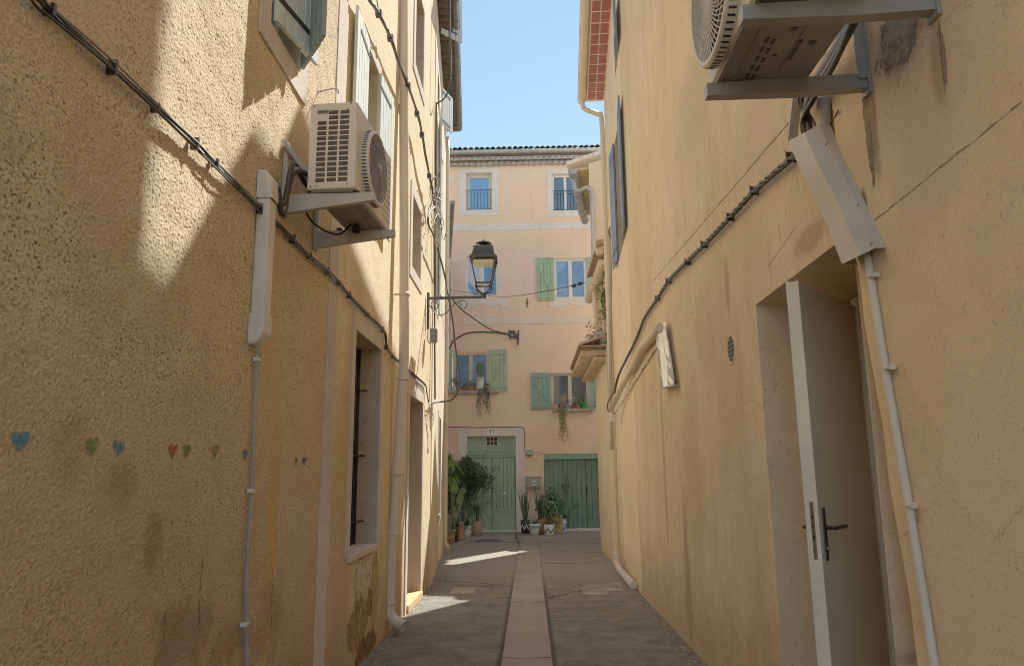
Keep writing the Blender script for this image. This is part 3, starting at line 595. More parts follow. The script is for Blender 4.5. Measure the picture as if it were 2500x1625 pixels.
m_red = paint('red_soffit_tile', (.33, .075, .085), .6, .15, .2, 8, dirt=(.55, .32, .26), dirtamt=.4); m_mort = paint('mortar', (.82, .66, .56), .9, .1, .3)
def sl(F_, a0, a1, d0, d1, lo, hi):
    z0_, z1_ = zEv(10.4 + a0), zEv(10.4 + a1)
    return [F_.p(a0, d0, z0_ + lo), F_.p(a1, d0, z1_ + lo), F_.p(a1, d1, z1_ + lo), F_.p(a0, d1, z0_ + lo), F_.p(a0, d0, z0_ + hi), F_.p(a1, d0, z1_ + hi), F_.p(a1, d1, z1_ + hi), F_.p(a0, d1, z0_ + hi)]
b = MB(); b.hexa(sl(FR2, -2.0, 3.72, 0, .36, .004, .05)); b.build('soffit', m_mort, RH)
b = MB(); rr = random.Random(5)
for i in range(21):
    for j in range(2): b.hexa(sl(FR2, -2.0 + i * .27 + .022, -2.0 + (i + 1) * .27 - .022, .016 + j * .172, .016 + j * .172 + .145, -.008 - rr.random() * .006, .004))
b.build('soffit_tiles', m_red, RH)
g0, g1 = FR2.p(-2.0, .455, zEv(8.4) + .06), FR2.p(3.74, .455, zE + .03); gutter(RH, g0, g1, .085, m_pipe2, 10)
b = MB(); b.hexa(sl(FR2, -2.0, 3.7, .355, .372, 0, .12)); b.build('fascia', m_roofgrey, RH)
pb = PY(1491, 1000, 13.95); xw = FR2.p(3.6, .06, 0)
pipe(RH, [FR2.p(3.58, .455, zE - .01), FR2.p(3.58, .45, zE - .14), FR2.p(3.58, .40, zE - .24), FR2.p(3.58, .15, zE - .36), FR2.p(3.58, .07, zE - .48), FR2.p(3.58, .065, 7.5), FR2.p(3.58, .065, 5.0), FR2.p(3.58, .065, 3.2)], .05, m_pipe2)
for (a, ang, sg) in ((HS[0], 3, -1), (HS[1], 3, 1)): shutter(RH, FR2, a, .62, HS[2], HS[3], ang, m_bshut, sg, 5, .012)
shutter(RH, FR2, HSa[0], .6, HSa[2], HSa[3], 4, m_bshut, -1, 4, .02)
# ------------------------------------------------------------------ annex with tiled awning
AN = thing('annex_house', 'low pale yellow annex on the right with a small tiled canopy and flowerpots above it', 'house', (1.52, 15, 0))
b = MB(); wall(b, FA, 14.12, 16.6, 0, 4.0); ends(b, FA, 14.12, 16.6, 4.0, 5); b.quad(FA.p(14.12, 0, 4), FA.p(16.6, 0, 4), FA.p(16.6, -.3, 4), FA.p(14.12, -.3, 4))
wall(b, FA, 14.12, 16.6, 3.9, 6.1, (), -.14); b.build('wall', [m_garden, m_garden], AN)
roofslab(AN, FA, 14.12, 16.6, 6.05, .12, 5, .25)
# ------------------------------------------------------------------ house with grey gutter behind right
R5 = thing('gabled_house', 'gabled cream house behind the right row, long grey gutter sloping across its eaves', 'house', (1.6, 17, 0))
zG = PY(1398, 412, 16.6).z
b = MB(); wall(b, FR5, 0, 3.2, 0, zG + .1); P0 = FR5.p(0, 0, 0)
b.poly([(P0.x, 16.6, 0), (7, 16.6, 0), (7, 16.6, zG + 1.95), (P0.x, 16.6, zG + .12)]); b.poly([tuple(FR5.p(3.2, 0, 0)), (7, 19.77, 0), (7, 19.77, zG + 1.9), tuple(FR5.p(3.2, 0, zG + .1))])
b.build('wall', [m_house3, m_house3], R5)
b = MB(); e0 = FR5.p(-.12, .52, zG + .08); e1 = FR5.p(3.25, .52, zG + .08)
b.hexa([e0, e1, (7, 19.85, zG + 2.05), (7, 16.48, zG + 2.05), e0 + Zv * .09, e1 + Zv * .09, (7, 19.85, zG + 2.14), (7, 16.48, zG + 2.14)]); b.build('roof', m_ftrim, R5)
b = MB(); b.fbox(FR5, 0, 3.2, .01, .5, zG - .02, zG + .03); b.build('soffit', paint('yellow_boards', (.55, .42, .17), .7, .2), R5)
A_ = PY(1398, 414, 16.6); B_ = PY(1430, 586, 19.9); B_.z = A_.z - .12; gutter(R5, A_, B_, .115, m_zinc, 8)
# ------------------------------------------------------------------ facade closing the alley
FH = thing('peach_house', 'peach three storey house closing the alley, with green shutters and number 41 over its door', 'house', (0, 22, 0))
def fb(u0, v0, u1, v1): a = FF.px(u0, (v0 + v1) / 2)[0]; b_ = FF.px(u1, (v0 + v1) / 2)[0]; t = FF.px((u0 + u1) / 2, v0)[1]; q_ = FF.px((u0 + u1) / 2, v1)[1]; return (a, b_, q_, t)
zT = FF.px(1290, 402)[1]
hTL = fb(1138, 422, 1201, 513) + (.24,); hTR = fb(1349, 424, 1412, 514) + (.24,)
hML = fb(1137, 626, 1216, 724) + (.14,); hMR = fb(1353, 630, 1432, 729) + (.14,)
hLL = fb(1104, 855, 1192, 955) + (.16,); hLR = fb(1346, 910, 1438, 999) + (.16,)
dD = fb(1140, 1064, 1260, 1299); dD = (dD[0], dD[1], 0.0, dD[3], .16); dG = fb(1329, 1107, 1462, 1294); dG = (dG[0], dG[1] + .6, 0.0, dG[3], .18)
b = MB(); wall(b, FF, -7, 2.75, 0, zT, [hTL, hTR, hML, hMR, hLL, hLR, dD, dG]); ends(b, FF, -7, 2.75, zT); b.build('wall', [m_peach, m_ftrim], FH)
F2 = thing('back_house', 'lower pale house right of the peach house, mostly hidden behind the right row', 'house', (5, 22, 0))
b = MB(); wall(b, FF, 2.75, 10, 0, 8.3); ends(b, FF, 2.75, 10, 8.3, both=False); b.build('wall', [m_house3, m_house3], F2); roofslab(F2, FF, 2.75, 10, 8.25, .3)
# ---- facade trim
b = MB(); surround(b, FF, hTL, .215, 0, .02, .165, .20); b.build('window_surround', m_ftrim, FH)
b = MB(); surround(b, FF, hTR, .175, 0, .02, .165, .20); b.build('window_surround', m_ftrim, FH)
rr = random.Random(11)
def rough_band(u0, v0, u1, v1, jag=.02, name='string_course', n=26, d=.018, scoop=False):
    a, b_, z0, z1 = fb(u0, v0, u1, v1); P = []
    for i in range(n + 1):
        t = i / n; s = a + (b_ - a) * t
        lo = z0 + rr.uniform(-jag, jag) * .6; hi = z1 + rr.uniform(-jag, jag)
        if scoop: lo = z0 + (.05 + .05 * math.cos(t * 14)) * (1 if .25 < t < .85 else 0) + rr.uniform(0, jag)
        P.append((s, lo, hi))
    b = MB()
    for (s0, l0, h0), (s1, l1, h1) in zip(P, P[1:]):
        b.quad(FF.p(s0, d, l0), FF.p(s1, d, l1), FF.p(s1, d, h1), FF.p(s0, d, h0))
        b.quad(FF.p(s0, 0, l0), FF.p(s1, 0, l1), FF.p(s1, d, l1), FF.p(s0, d, l0)); b.quad(FF.p(s0, 0, h0), FF.p(s1, 0, h1), FF.p(s1, d, h1), FF.p(s0, d, h0))
    return b.build(name, m_ftrim, FH)
rough_band(1085, 545, 1470, 561, .006); rough_band(1128, 776, 1470, 790, .022, n=60)
rough_band(1121, 731, 1240, 750, .012, 'window_sill', scoop=True); rough_band(1340, 731, 1460, 750, .012, 'window_sill', scoop=True)
# door surround
b = MB(); a, e, zt = dD[0], dD[1], dD[3]; sw = .27
b.fbox(FF, a - sw, a, 0, .022, 0, zt + .26); b.fbox(FF, e, e + sw, 0, .022, 0, zt + .26); b.fbox(FF, a, e, 0, .022, zt, zt + .26); b.fbox(FF, a, e, -.16, .03, -.02, .035)
b.build('door_surround', m_ftrim, FH)
# windows
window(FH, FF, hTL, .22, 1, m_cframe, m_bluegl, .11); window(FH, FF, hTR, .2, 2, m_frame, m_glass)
for h in (hTL, hTR):
    b = MB(); z0 = h[2] + .02; z1 = h[2] + (h[3] - h[2]) * .55
    b.bar(FF.p(h[0], -.05, z1), FF.p(h[1], -.05, z1), .02, .02); b.bar(FF.p(h[0], -.05, z0 + .03), FF.p(h[1], -.05, z0 + .03), .015, .015)
    n = 8
    for i in range(n): x = h[0] + (h[1] - h[0]) * (i + .5) / n; b.tube([FF.p(x, -.05, z0 + .03), FF.p(x, -.05, z1)], .007, 6)
    b.build('window_railing', m_black, FH)
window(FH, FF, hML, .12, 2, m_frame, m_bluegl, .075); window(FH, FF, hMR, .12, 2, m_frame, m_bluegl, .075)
window(FH, FF, (hLL[0] + .02, hLL[1], hLL[2], hLL[3] - .06), .14, 2, m_cframe, m_skypane, .07)
window(FH, FF, hLR, .15, 2, m_cframe, m_glass, .07)
b = MB(); b.fbox(FF, hLL[0] - .22, hLL[1] + .3, -.1, .16, hLL[2] - .075, hLL[2] + .004); b.build('window_sill', m_roofgrey, FH, .01)
b = MB(); b.fbox(FF, hLR[0], hLR[1] + .08, -.1, .16, hLR[2] - .065, hLR[2] + .004); b.build('window_sill', m_roofgrey, FH, .01)
shutter(FH, FF, hMR[0] - .01, .53, hMR[2] - .06, hMR[3] + .02, 3, m_gshut, -1, 5, .02, zbar=2); shutter(FH, FF, hMR[1] + .02, .53, hMR[2] - .06, hMR[3] + .02, 3, m_gshut, 1, 5, .02, zbar=2)
m_lshut = paint('yellowed_green_paint', (.36, .47, .27), .6, .1, .15, 6, dirt=(.50, .50, .30), dirtamt=.4, streak=1)
shutter(FH, FF, hLL[1] + .01, .57, hLL[2] - .02, hLL[3] + .02, 3, m_lshut, 1, 5, .02, zbar=2, bmat=m_gshut); shutter(FH, FF, hLL[0] - .01, .5, hLL[2] - .02, hLL[3] + .02, 62, m_gshut, -1, 5, .02, zbar=1)
shutter(FH, FF, hLR[0] - .01, .62, hLR[2] + .02, hLR[3] + .02, 3, m_tshut, -1, 5, .02, zbar=2); shutter(FH, FF, hLR[1] + .02, .62, hLR[2] + .02, hLR[3] + .02, 3, m_tshut, 1, 5, .02, zbar=2)
for s in (FF.px(1287, 730)[0],):
    z0, z1 = FF.px(1287, 750)[1], FF.px(1287, 728)[1]; b = MB(); b.fbox(FF, s - .02, s + .02, .001, .02, z0, z1)
    b.fbox(FF, s - .035, s + .035, .001, .03, (z0 + z1) / 2 - .02, (z0 + z1) / 2 + .02); b.build('wall_anchor', m_rust, FH)
# door 41
a, e = dD[0], dD[1]; wd = e - a; d0 = -.13
zr = FF.px(1200, 1114)[1]; zlow = FF.px(1200, 1245)[1]; xm = FF.px(1200, 1200)[0]; xs = a + wd * .505
b = MB(); b.fbox(FF, a, e, d0 - .05, d0, .03, zt); dr = b.build('door', m_gar, FH)
b = MB()
b.fbox(FF, a, e, d0, d0 + .045, zr - .02, zr + .06); b.fbox(FF, a, e, d0, d0 + .07, zr + .055, zr + .085)
b.build('transom_rail', m_door, dr, .006)
b = MB(); b.fbox(FF, a + .005, e - .005, d0, d0 + .008, zr + .085, zt - .004); b.build('transom_panel', m_door, dr)
gx0, gx1 = FF.px(1187, 1075)[0], FF.px(1214, 1075)[0]; gz0, gz1 = FF.px(1200, 1086)[1], FF.px(1200, 1066)[1]
for (x0, x1, z0, z1) in ((a + .06, gx0 - .08, zr + .14, zt - .08), (gx1 + .08, e - .06, zr + .14, zt - .08), (gx0 - .03, gx1 + .03, zr + .14, gz0 - .1)):
    b = MB()
    for p_ in ((x0, x1, z0, z0 + .018), (x0, x1, z1 - .018, z1), (x0, x0 + .018, z0 + .018, z1 - .018), (x1 - .018, x1, z0 + .018, z1 - .018)): b.fbox(FF, p_[0], p_[1], d0 + .008, d0 + .026, p_[2], p_[3])
    b.build('panel_moulding', m_door, dr)
b = MB(); b.fbox(FF, gx0, gx1, d0 + .004, d0 + .012, gz0, gz1); gl = b.build('transom_window', m_dark, dr)
b = MB()
for i in range(4): x = gx0 + (gx1 - gx0) * i / 3; b.fbox(FF, x - .008, x + .008, d0 + .013, d0 + .026, gz0, gz1)
for i in range(3): z = gz0 + (gz1 - gz0) * i / 2; b.fbox(FF, gx0, gx1, d0 + .0135, d0 + .024, z - .007, z + .007)
b.build('grille', m_cframe, gl)
for (x0, x1, n) in ((a + .04, xs - .012, 5), (xs + .012, e - .04, 6)):
    b = MB(); bw = (x1 - x0) / n
    for i in range(n): b.fbox(FF, x0 + i * bw + .009, x0 + (i + 1) * bw - .009, d0, d0 + .022, zlow + .03, zr - .04)
    b.fbox(FF, x0, x1, d0, d0 + .036, zlow - .02, zlow + .03); b.fbox(FF, x0, x1, d0, d0 + .024, .06, zlow - .02); b.fbox(FF, x0, x1, d0, d0 + .036, .03, .075)
    b.build('door_leaf', m_door, dr, .004)
b = MB(); kx, kz = FF.px(1232, 1204); b.lathe([(0, .09), (.03, .085), (.045, .06), (.035, .035), (.015, .02), (.02, 0)], FF.p(kx, d0 + .02, kz), 12, FF.N); b.build('door_knob', m_frame, dr)
b = MB(); kx, kz = FF.px(1204, 1191); b.lathe([(0, .03), (.022, .03), (.03, 0)], FF.p(kx, d0 + .02, kz), 10, FF.N); b.build('door_lock', m_rust, dr)
# number plate
nx0, nx1, nz0, nz1 = fb(1189, 1044, 1212, 1063)
b = MB(); b.fbox(FF, nx0, nx1, .022, .034, nz0, nz1); npl = b.build('number_plate', paint('enamel', (.80, .74, .66), .4, .03, 0), FH, .004)
tc = bpy.data.curves.new('digits', 'FONT'); tc.body = '41'; tc.size = .165; tc.align_x = 'CENTER'; tc.align_y = 'CENTER'; tc.extrude = .001; tc.space_character = 1.1
to = bpy.data.objects.new('digits', tc); C.objects.link(to); bpy.context.view_layer.update()
dg = bpy.context.evaluated_depsgraph_get(); me = bpy.data.meshes.new_from_object(to.evaluated_get(dg)); bpy.data.objects.remove(to)
cx_, cz_ = (nx0 + nx1) / 2, (nz0 + nz1) / 2; vv = [FF.p(cx_ + v.co.x, .036 + v.co.z, cz_ + v.co.y) for v in me.vertices]
b = MB(); b.add(vv, [list(p_.vertices) for p_ in me.polygons]); b.build('digits', m_black, npl)
b = MB(); i0 = .028
for q in range(9):
    x = nx0 + i0 + (nx1 - nx0 - 2 * i0) * q / 8
    for z in (nz0 + i0, nz1 - i0): b.fbox(FF, x - .006, x + .006, .0345, .036, z - .004, z + .004)
for q in range(1, 6):
    z = nz0 + i0 + (nz1 - nz0 - 2 * i0) * q / 6
    for x in (nx0 + i0, nx1 - i0): b.fbox(FF, x - .004, x + .004, .0345, .036, z - .006, z + .006)
b.build('plate_border', m_black, npl)
# garage door
a, e, zt2 = dG[0], dG[1], dG[3]
b = MB(); zh = FF.px(1395, 1120)[1]
b.fbox(FF, a, e, -.14, -.015, zh, zt2); b.build('garage_lintel', m_tshut, FH, .008)
xsp = FF.px(1434, 1250)[0]
for (x0, x1, n) in ((a + .01, xsp - .006, 9), (xsp + .006, e - .01, 6)):
    b = MB(); bw = (x1 - x0) / n
    for i in range(n): b.fbox(FF, x0 + i * bw + .004, x0 + (i + 1) * bw - .004, -.16, -.12 - rr.random() * .004, .09, zh - .005)
    gd = b.build('garage_door', m_gar, FH, .004)
b = MB(); b.fbox(FF, a, e, -.178, -.162, 0, zh); b.build('gap_shade_backing', m_dark, FH)  # dark sheet added so the gaps between the boards read as shade
b = MB(); hx, hz = FF.px(1433, 1195); b.fbox(FF, hx - .012, hx + .012, -.12, -.085, hz - .14, hz + .14); b.fbox(FF, hx - .03, hx + .03, -.12, -.105, hz - .05, hz + .05); b.build('handle', m_black, gd)
b = MB(); b.fbox(FF, a, e, -.16, .02, 0, .075); b.build('garage_sill', m_ftrim, FH, .01)
# roof edge: gutter, under tiles, canal tiles
zg = FF.px(1250, 381)[1]; zb_ = zT
gutter(FH, FF.p(-7, .40, zg), FF.p(2.8, .40, zg), .085, m_zinc, 14)
b = MB()
for row, (dd, zz) in enumerate(((.10, zb_ + .015), (.24, zb_ + .12))):
    for i in range(34):
        x = -3.6 + i * .19 + row * .095
        vs = []; n = 7
        for d_ in (-.02, dd + .08):
            for k_ in range(n + 1): an = math.pi * k_ / n; vs.append(FF.p(x + math.cos(an) * .095, d_, zz - .075 + math.sin(an) * .085 + rr.uniform(-.003, .003)))
        b.add(vs, [[q, q + 1, n + 2 + q, n + 1 + q] for q in range(n)] + [list(range(n + 1, 2 * n + 2))], False)
    b.fbox(FF, -7, 2.75, 0, dd + .05, zz + .012, zz + .045)
b.build('eaves_tiles', m_roofgrey, FH)
b = MB(); ztl = zg + .07
for i in range(46):
    x = -5.2 + i * .174; vs = []; n = 8; hgt = .075 + rr.uniform(-.006, .006); x += rr.uniform(-.01, .01)
    for d_, zz in ((.42, ztl), (-5, ztl + 1.7)):
        for r_ in (1.0, .86):
            for k_ in range(n + 1): an = math.pi * k_ / n; vs.append(FF.p(x + math.cos(an) * .085 * r_, d_, zz + math.sin(an) * hgt * r_))
    m1 = n + 1; fs = []
    for q in range(n): fs += [[q, q + 1, 2 * m1 + q + 1, 2 * m1 + q], [q, q + 1, m1 + q + 1, m1 + q]]
    b.add(vs, fs, False)
b.fbox(FF, -7, 2.75, -.1, .36, zg + .02, zg + .06); b.hexa([FF.p(-7, .35, zg + .04), FF.p(2.75, .35, zg + .04), FF.p(2.75, -5, zg + 1.6), FF.p(-7, -5, zg + 1.6), FF.p(-7, .35, zg + .075), FF.p(2.75, .35, zg + .075), FF.p(2.75, -5, zg + 1.65), FF.p(-7, -5, zg + 1.65)])
b.build('roof_tiles', m_roofgrey, FH)
# annex: canopy of corbelled tiles, gutter, hopper and downpipe
zc = 4.0; b = MB(); b.fbox(FA, 14.14, 17.44, 0, .46, 4.015, 4.055); b.fbox(FA, 14.14, 17.44, 0, .225, 3.872, 3.883)
b.build('canopy_underside', paint('dark_mortar', (.14, .095, .06), .9, .2), AN); b = MB()
for i in range(13):
    y = 14.15 + i * .253
    for (d0_, d1_, z0, z1, o_) in ((.0, .24, 3.76, 3.87, .0), (.0, .48, 3.885, 4.012, .06)):
        vs = []; kk = 6
        for d_ in (d0_, d1_):
            for q in range(kk + 1): an = math.pi * q / kk; vs.append(FA.p(y + o_ + .09 + math.cos(an) * .068, d_, z1 - math.sin(an) * (z1 - z0)))
        b.add(vs, [[q, q + 1, kk + 2 + q, kk + 1 + q] for q in range(kk)] + [list(range(kk + 1, 2 * kk + 2))], False)
b.build('canopy_corbels', paint('corbel_tile', (.62, .43, .26), .8, .2, .2, 6, dirt=(.30, .19, .11), dirtamt=.5), AN)
b = MB()
for i in range(12):
    y = 14.13 + i * .278; P = [FA.p(y, 0, 4.26), FA.p(y, .52, 4.09)]; vs = []; kk = 6
    for c_ in P:
        for q in range(kk + 1): an = math.pi * q / kk; vs.append(Vector((c_.x, c_.y + .139 + math.cos(an) * .14, c_.z + math.sin(an) * .07)))
    b.add(vs, [[q, q + 1, kk + 2 + q, kk + 1 + q] for q in range(kk)] + [list(range(kk + 1, 2 * kk + 2))], False)
b.fbox(FA, 14.12, 17.45, 0, .5, 4.06, 4.085); b.build('canopy_tiles', m_roof, AN)
gA = PY(1474, 634, 14.3); gB = PY(1437, 702, 17.6); gB.z = gA.z - .03
gutter(AN, gA, gB, .1, m_pipe2, 5)
hp = PY(1464, 606, 14.35); b = MB(); b.hexa([hp + Vector(v) for v in ((-.06, -.07, -.14), (.06, -.07, -.14), (.06, .07, -.14), (-.06, .07, -.14), (-.12, -.1, .13), (.12, -.1, .13), (.12, .1, .13), (-.12, .1, .13))])
b.build('rain_hopper', m_pipe2, AN, .008)
p0 = PY(1451, 716, 16.3); pipe(AN, [Vector((p0.x, 16.3, 5.7)), Vector((p0.x, 16.3, 4.2))], .05, m_pipe2)
# thin pipes against the corner of the orange house
CX = FR2.p(3.62, .0, 0)
b = MB(); P = [PY(1489, 560, 13.6), PY(1490, 700, 13.6), PY(1490, 900, 13.6), PY(1495, 1100, 13.6)]
pipe(RH, P, .032, m_gcable, (), 'grey_conduit', 10)
pA = [PY(1494, 1098, 13.5), PY(1500, 1250, 13.5), PY(1507, 1372, 13.5)]
b = MB(); b.fbox(Fr((pA[0].x, 13.5), (0, 1)).out(-1), -.05, .05, -.04, .04, .03, pA[0].z); o_ = b.build('downpipe_sleeve', m_pipe2, RH, .015)
q0 = PZ(1510, 1384, .06); q1 = PZ(1546, 1428, .05); pipe(RH, [q0 + Vector((-.02, .15, .25)), q0, q0.lerp(q1, .5), q1], .055, m_pipe, (), 'outlet_pipe', 12)
# S-bend of the gabled house
SB = [PY(1400, 440, 16.65), PY(1404, 460, 16.62), PY(1413, 466, 16.6), PY(1430, 458, 16.55), PY(1441, 463, 16.53), PY(1446, 480, 16.53), PY(1447, 540, 16.53), PY(1449, 640, 16.53)]
pipe(R5, SB, .05, m_zinc, (), 'downpipe', 12)
# ------------------------------------------------------------------ air conditioners
m_ac = paint('ac_casing', (.66, .585, .48), .42, .04, .02, 3, dirt=(.42, .36, .28), dirtamt=.25)
m_acg = paint('ac_base_grey', (.17, .172, .18), .5, .12, .05, 3, dirt=(.13, .115, .10), dirtamt=.5)
m_slot = paint('ac_slot', (.012, .012, .018), .4, .1, 0)
m_fin = paint('ac_grille', (.22, .20, .185), .45, .1, .02)
m_brk = paint('bracket_steel', (.42, .39, .34), .42, .1, .03, 3, dirt=(.25, .22, .18), dirtamt=.4)
m_brk2 = paint('bracket_galvanised', (.215, .205, .19), .38, .1, .03, 3, dirt=(.14, .13, .12), dirtamt=.4)
def fan(parent, c, N, E1, r, arms, gm, hub=True, depth=.05, rings=7):
    """round fan grille: drum rim with slits, dark well, swirling wires"""
    E2 = N.cross(E1).normalized(); q = lambda rr_, an, h=0: c + (E1 * math.cos(an) + E2 * math.sin(an)) * rr_ + N * h
    b = MB(); b.lathe([(r + .012, 0), (r + .010, depth * .8), (r, depth), (r - .012, depth), (r - .014, .005)], c, 56, N); rim = b.build('fan_rim', m_ac, parent)
    b = MB()
    for i in range(72):
        an = 2 * math.pi * i / 72; t = (q(1, an + .01) - q(1, an)).normalized(); o_ = (q(1, an) - c).normalized()
        b.abox(q(r + .0115, an, depth * .42), o_, t, N, .0015, .0045, depth * .3)
    b.build('rim_slits', m_slot, rim)
    b = MB(); b.disc(c + N * .004, r - .012, N, 40); b.build('fan_well', m_slot, parent)
    b = MB()
    for i in range(3):
        for j in range(5):
            a0 = 2 * math.pi * i / 3 + j * .17; a1 = a0 + .17
            b.quad(q(.06, a0, .012 + j * .003), q(r * .92, a0 + .3, .010 + j * .004), q(r * .92, a1 + .3, .012 + j * .004), q(.06, a1, .014 + j * .003))
    b.build('fan_blades', paint('fan_plastic', (.16, .15, .15), .5, .1, 0), parent)
    b = MB()
    for i in range(arms):
        a0 = 2 * math.pi * i / arms; P = []
        for j in range(9):
            t = j / 8; P.append(q(.03 + (r - .045) * t, a0 + 1.5 * t - .5 * t * t, depth * (.96 - .28 * (1 - t) * 0 )))
        b.tube(P, .0022, 4, 0, False)
    for i in range(rings):
        rr_ = r * (.2 + .75 * i / (rings - 1)); b.tube([q(rr_, 2 * math.pi * k_ / 40, depth * .94) for k_ in range(41)], .0024, 4, 0, False)
    b.lathe([(0, .02), (.03, .016), (.036, 0)], c + N * depth * .9, 16, N); b.build('fan_grille', gm, parent)
# --- left unit
y0 = 4.15; zb = PX(750, 462, -1.345).z
c0 = Vector((-1.035, y0, 0)); c1 = Vector((-.981, 5.0, 0)); S_ = (c1 - c0).normalized(); FU = Fr((0, 0), (S_.x, S_.y)).out(1); FU.o = c0
Lu = (c1 - c0).length; Du = .30; zt_ = PY(871, 247, c0.y).z; zb = PY(866, 458, c0.y).z
U = thing('air_conditioner', 'beige air conditioner with slotted side panel hung on the left wall above the cable', 'air conditioner', (c0.x - .15, c0.y + .4, zb), 'outdoor air conditioner units')
b = MB(); b.fbox(FU, 0, Lu, -Du, 0, zb, zt_); b.build('casing', m_ac, U, .012, 3)
b = MB(); b.fbox(FU, .02, Lu - .02, -Du + .02, -.02, zb - .012, zb + .001); b.fbox(FU, .1, Lu - .1, -Du + .07, -Du + .10, zb - .02, zb - .011); b.fbox(FU, .1, Lu - .1, -.12, -.09, zb - .02, zb - .011); b.build('base_pan', m_acg, U, .004)
b = MB(); Hn = zt_ - zb
for r_ in range(16):
    for cl in range(3):
        if r_ >= 12 and cl == 0: continue
        if r_ >= 14: continue
        d1 = -Du + .052 + cl * .071; z = zb + .045 + r_ * (Hn - .085) / 14.2
        b.fbox(FU, -.003, .006, d1, d1 + .058, z, z + (Hn - .085) / 14.2 - .008)
b.build('side_slots', m_slot, U, .002, 1)
b = MB(); n = 20; d_c, zz = -Du + .085, zt_ - .062
ov = [FU.p(-.0035, d_c + math.copysign(.028, math.cos(2 * math.pi * i / n)) + .013 * math.cos(2 * math.pi * i / n), zz + .013 * math.sin(2 * math.pi * i / n)) for i in range(n)]
b.poly(ov); bd = b.build('badge', m_fin, U)
b = MB()
for i in range(7): x = d_c - .028 + i * .0085; b.fbox(FU, -.0055, -.0036, x, x + .006, zz - .006, zz + .006)
b.build('badge_marks', m_slot, bd)
b = MB(); b.mark(); b.fbox(FU, -.003, .0, -Du + .05, -Du + .078, zb + .022, zb + .025)
for (d_, z_) in ((-Du + .025, zb + .02), (-.05, zb + .025), (-Du + .025, zt_ - .02), (-.06, zt_ - .05), (-.04, zt_ - .012)): b.mark(); b.lathe([(0, -.004), (.006, -.003), (.006, .002)], FU.p(0, d_, z_), 8, FU.S)
build_split(b, 'screw', m_fin, U)
cf = FU.p(Lu * .40, .0, (zb + zt_) / 2 - .02)
fan(U, cf, FU.N, FU.S, .235, 34, m_fin)
b = MB()
for i in range(10): z = zb + .06 + i * (Hn - .1) / 10; b.fbox(FU, Lu * .74, Lu - .03, .0, .003, z, z + .004)
b.build('front_grooves', m_slot, U)
# --- left wall bracket
yb1, yb2 = 4.215, 4.90; zr0 = FL.px(741, 466, .03)[1]
BK = thing('wall_bracket', 'pale grey steel wall bracket carrying the beige air conditioner on the left', 'wall bracket', (-1.5, 4.7, zb - .2), 'wall brackets under air conditioners')
zarm = zb - .015
for y in (yb1, yb2):
    zp = zarm - .12; tip = -.925 + 1.5
    b = MB(); b.fbox(FL, y - .025, y + .025, .004, .034, zp - .02, zarm + .34); b.build('post', m_brk, BK, .003)
    b = MB(); P = []
    for sy in (-.02, .02):
        P.append([FL.p(y + sy, .036, zp - .0), FL.p(y + sy, tip, zarm - .045), FL.p(y + sy, tip, zarm), FL.p(y + sy, .036, zarm)])
    A_, B_ = P; b.poly(A_); b.poly(B_[::-1]); b.quad(A_[2], A_[3], B_[3], B_[2]); b.quad(A_[1], A_[2], B_[2], B_[1]); b.quad(A_[0], A_[1], B_[1], B_[0]); b.build('arm', m_brk, BK, .004)
    b = MB()
    for x in (.18, .46): b.mark(); b.lathe([(.02, 0), (.022, .02), (0, .02)], FL.p(y, x, zarm), 10)
    build_split(b, 'rubber_foot', m_black, BK)
b = MB(); zr = zarm + .27; b.fbox(FL, yb1 - .16, yb2 + .1, .035, .06, zr - .025, zr + .025); b.build('rail', m_brk, BK, .004)
# --- pipes from the unit into the white trunking
yk = FL.px(651, 600, .05)[0]; zk1 = FL.px(650, 407, .05)[1]; zk0 = FL.px(645, 845, .05)[1]
TR = thing('cable_trunking', 'white plastic trunking with rounded ends on the roughcast wall left of the air conditioner', 'trunking', (-1.5, yk, zk0))
b = MB(); b.fbox(FL, yk - .055, yk + .055, 0, .075, zk0 + .16, zk1 - .17); b.build('channel', m_white, TR, .012, 3)
def elbow(z0, dirz, name, turn):
    b = MB(); n = 8; h = .17; P = []
    prof = [(0.0, 0.0), (.095, 0.0)]
    pts = [FL.p(yk, .040, z0)]
    X = FL.S; N_ = FL.N; Zd = Vector((0, 0, dirz)); rows = []
    for i in range(n + 1):
        t = i / n; ex = .062 * (1 + .05 * math.sin(t * 3.1)); dd = .085 * (1 - .55 * max(0, t - .55) ** 1.5 / .3) if i else .085
        rows.append([FL.p(yk - ex, 0, z0) + Zd * h * t, FL.p(yk - ex, dd, z0) + Zd * h * t, FL.p(yk + ex, dd, z0) + Zd * h * t, FL.p(yk + ex, 0, z0) + Zd * h * t])
    vs = [p_ for r_ in rows for p_ in r_]; fs = [[i * 4 + k_, i * 4 + k_ + 1, (i + 1) * 4 + k_ + 1, (i + 1) * 4 + k_] for i in range(n) for k_ in range(3)] + [[n * 4, n * 4 + 1, n * 4 + 2, n * 4 + 3]]
    b.add(vs, fs); return b.build(name, m_white, TR, .018, 3)
elbow(zk1 - .175, 1, 'top_elbow', 1); elbow(zk0 + .165, -1, 'end_cap', 0)
HS_ = thing('refrigerant_pipes', 'dark insulated pipes running from the trunking top to the left air conditioner', 'pipes', (-1.4, 4.4, zk1))
for i, (dz, r_, mt) in enumerate(((-.05, .016, m_cable), (-.085, .012, m_gcable), (-.11, .018, m_cable))):
    b = MB(); P = [FL.p(yk + .04, .06 + .01 * i, zk1 - .07), FL.p(yk + .12, .09, zk1 - .10 + dz), FL.p(yk + .22, .10, zarm + .20 + dz), FL.p(yk + .38, .13 + .02 * i, zarm + .06 - dz * .6), FL.p(yk + .6, .17, zarm + .08)]
    b.tube(spline(P, 6), r_, 8); b.build('pipe', mt, HS_)
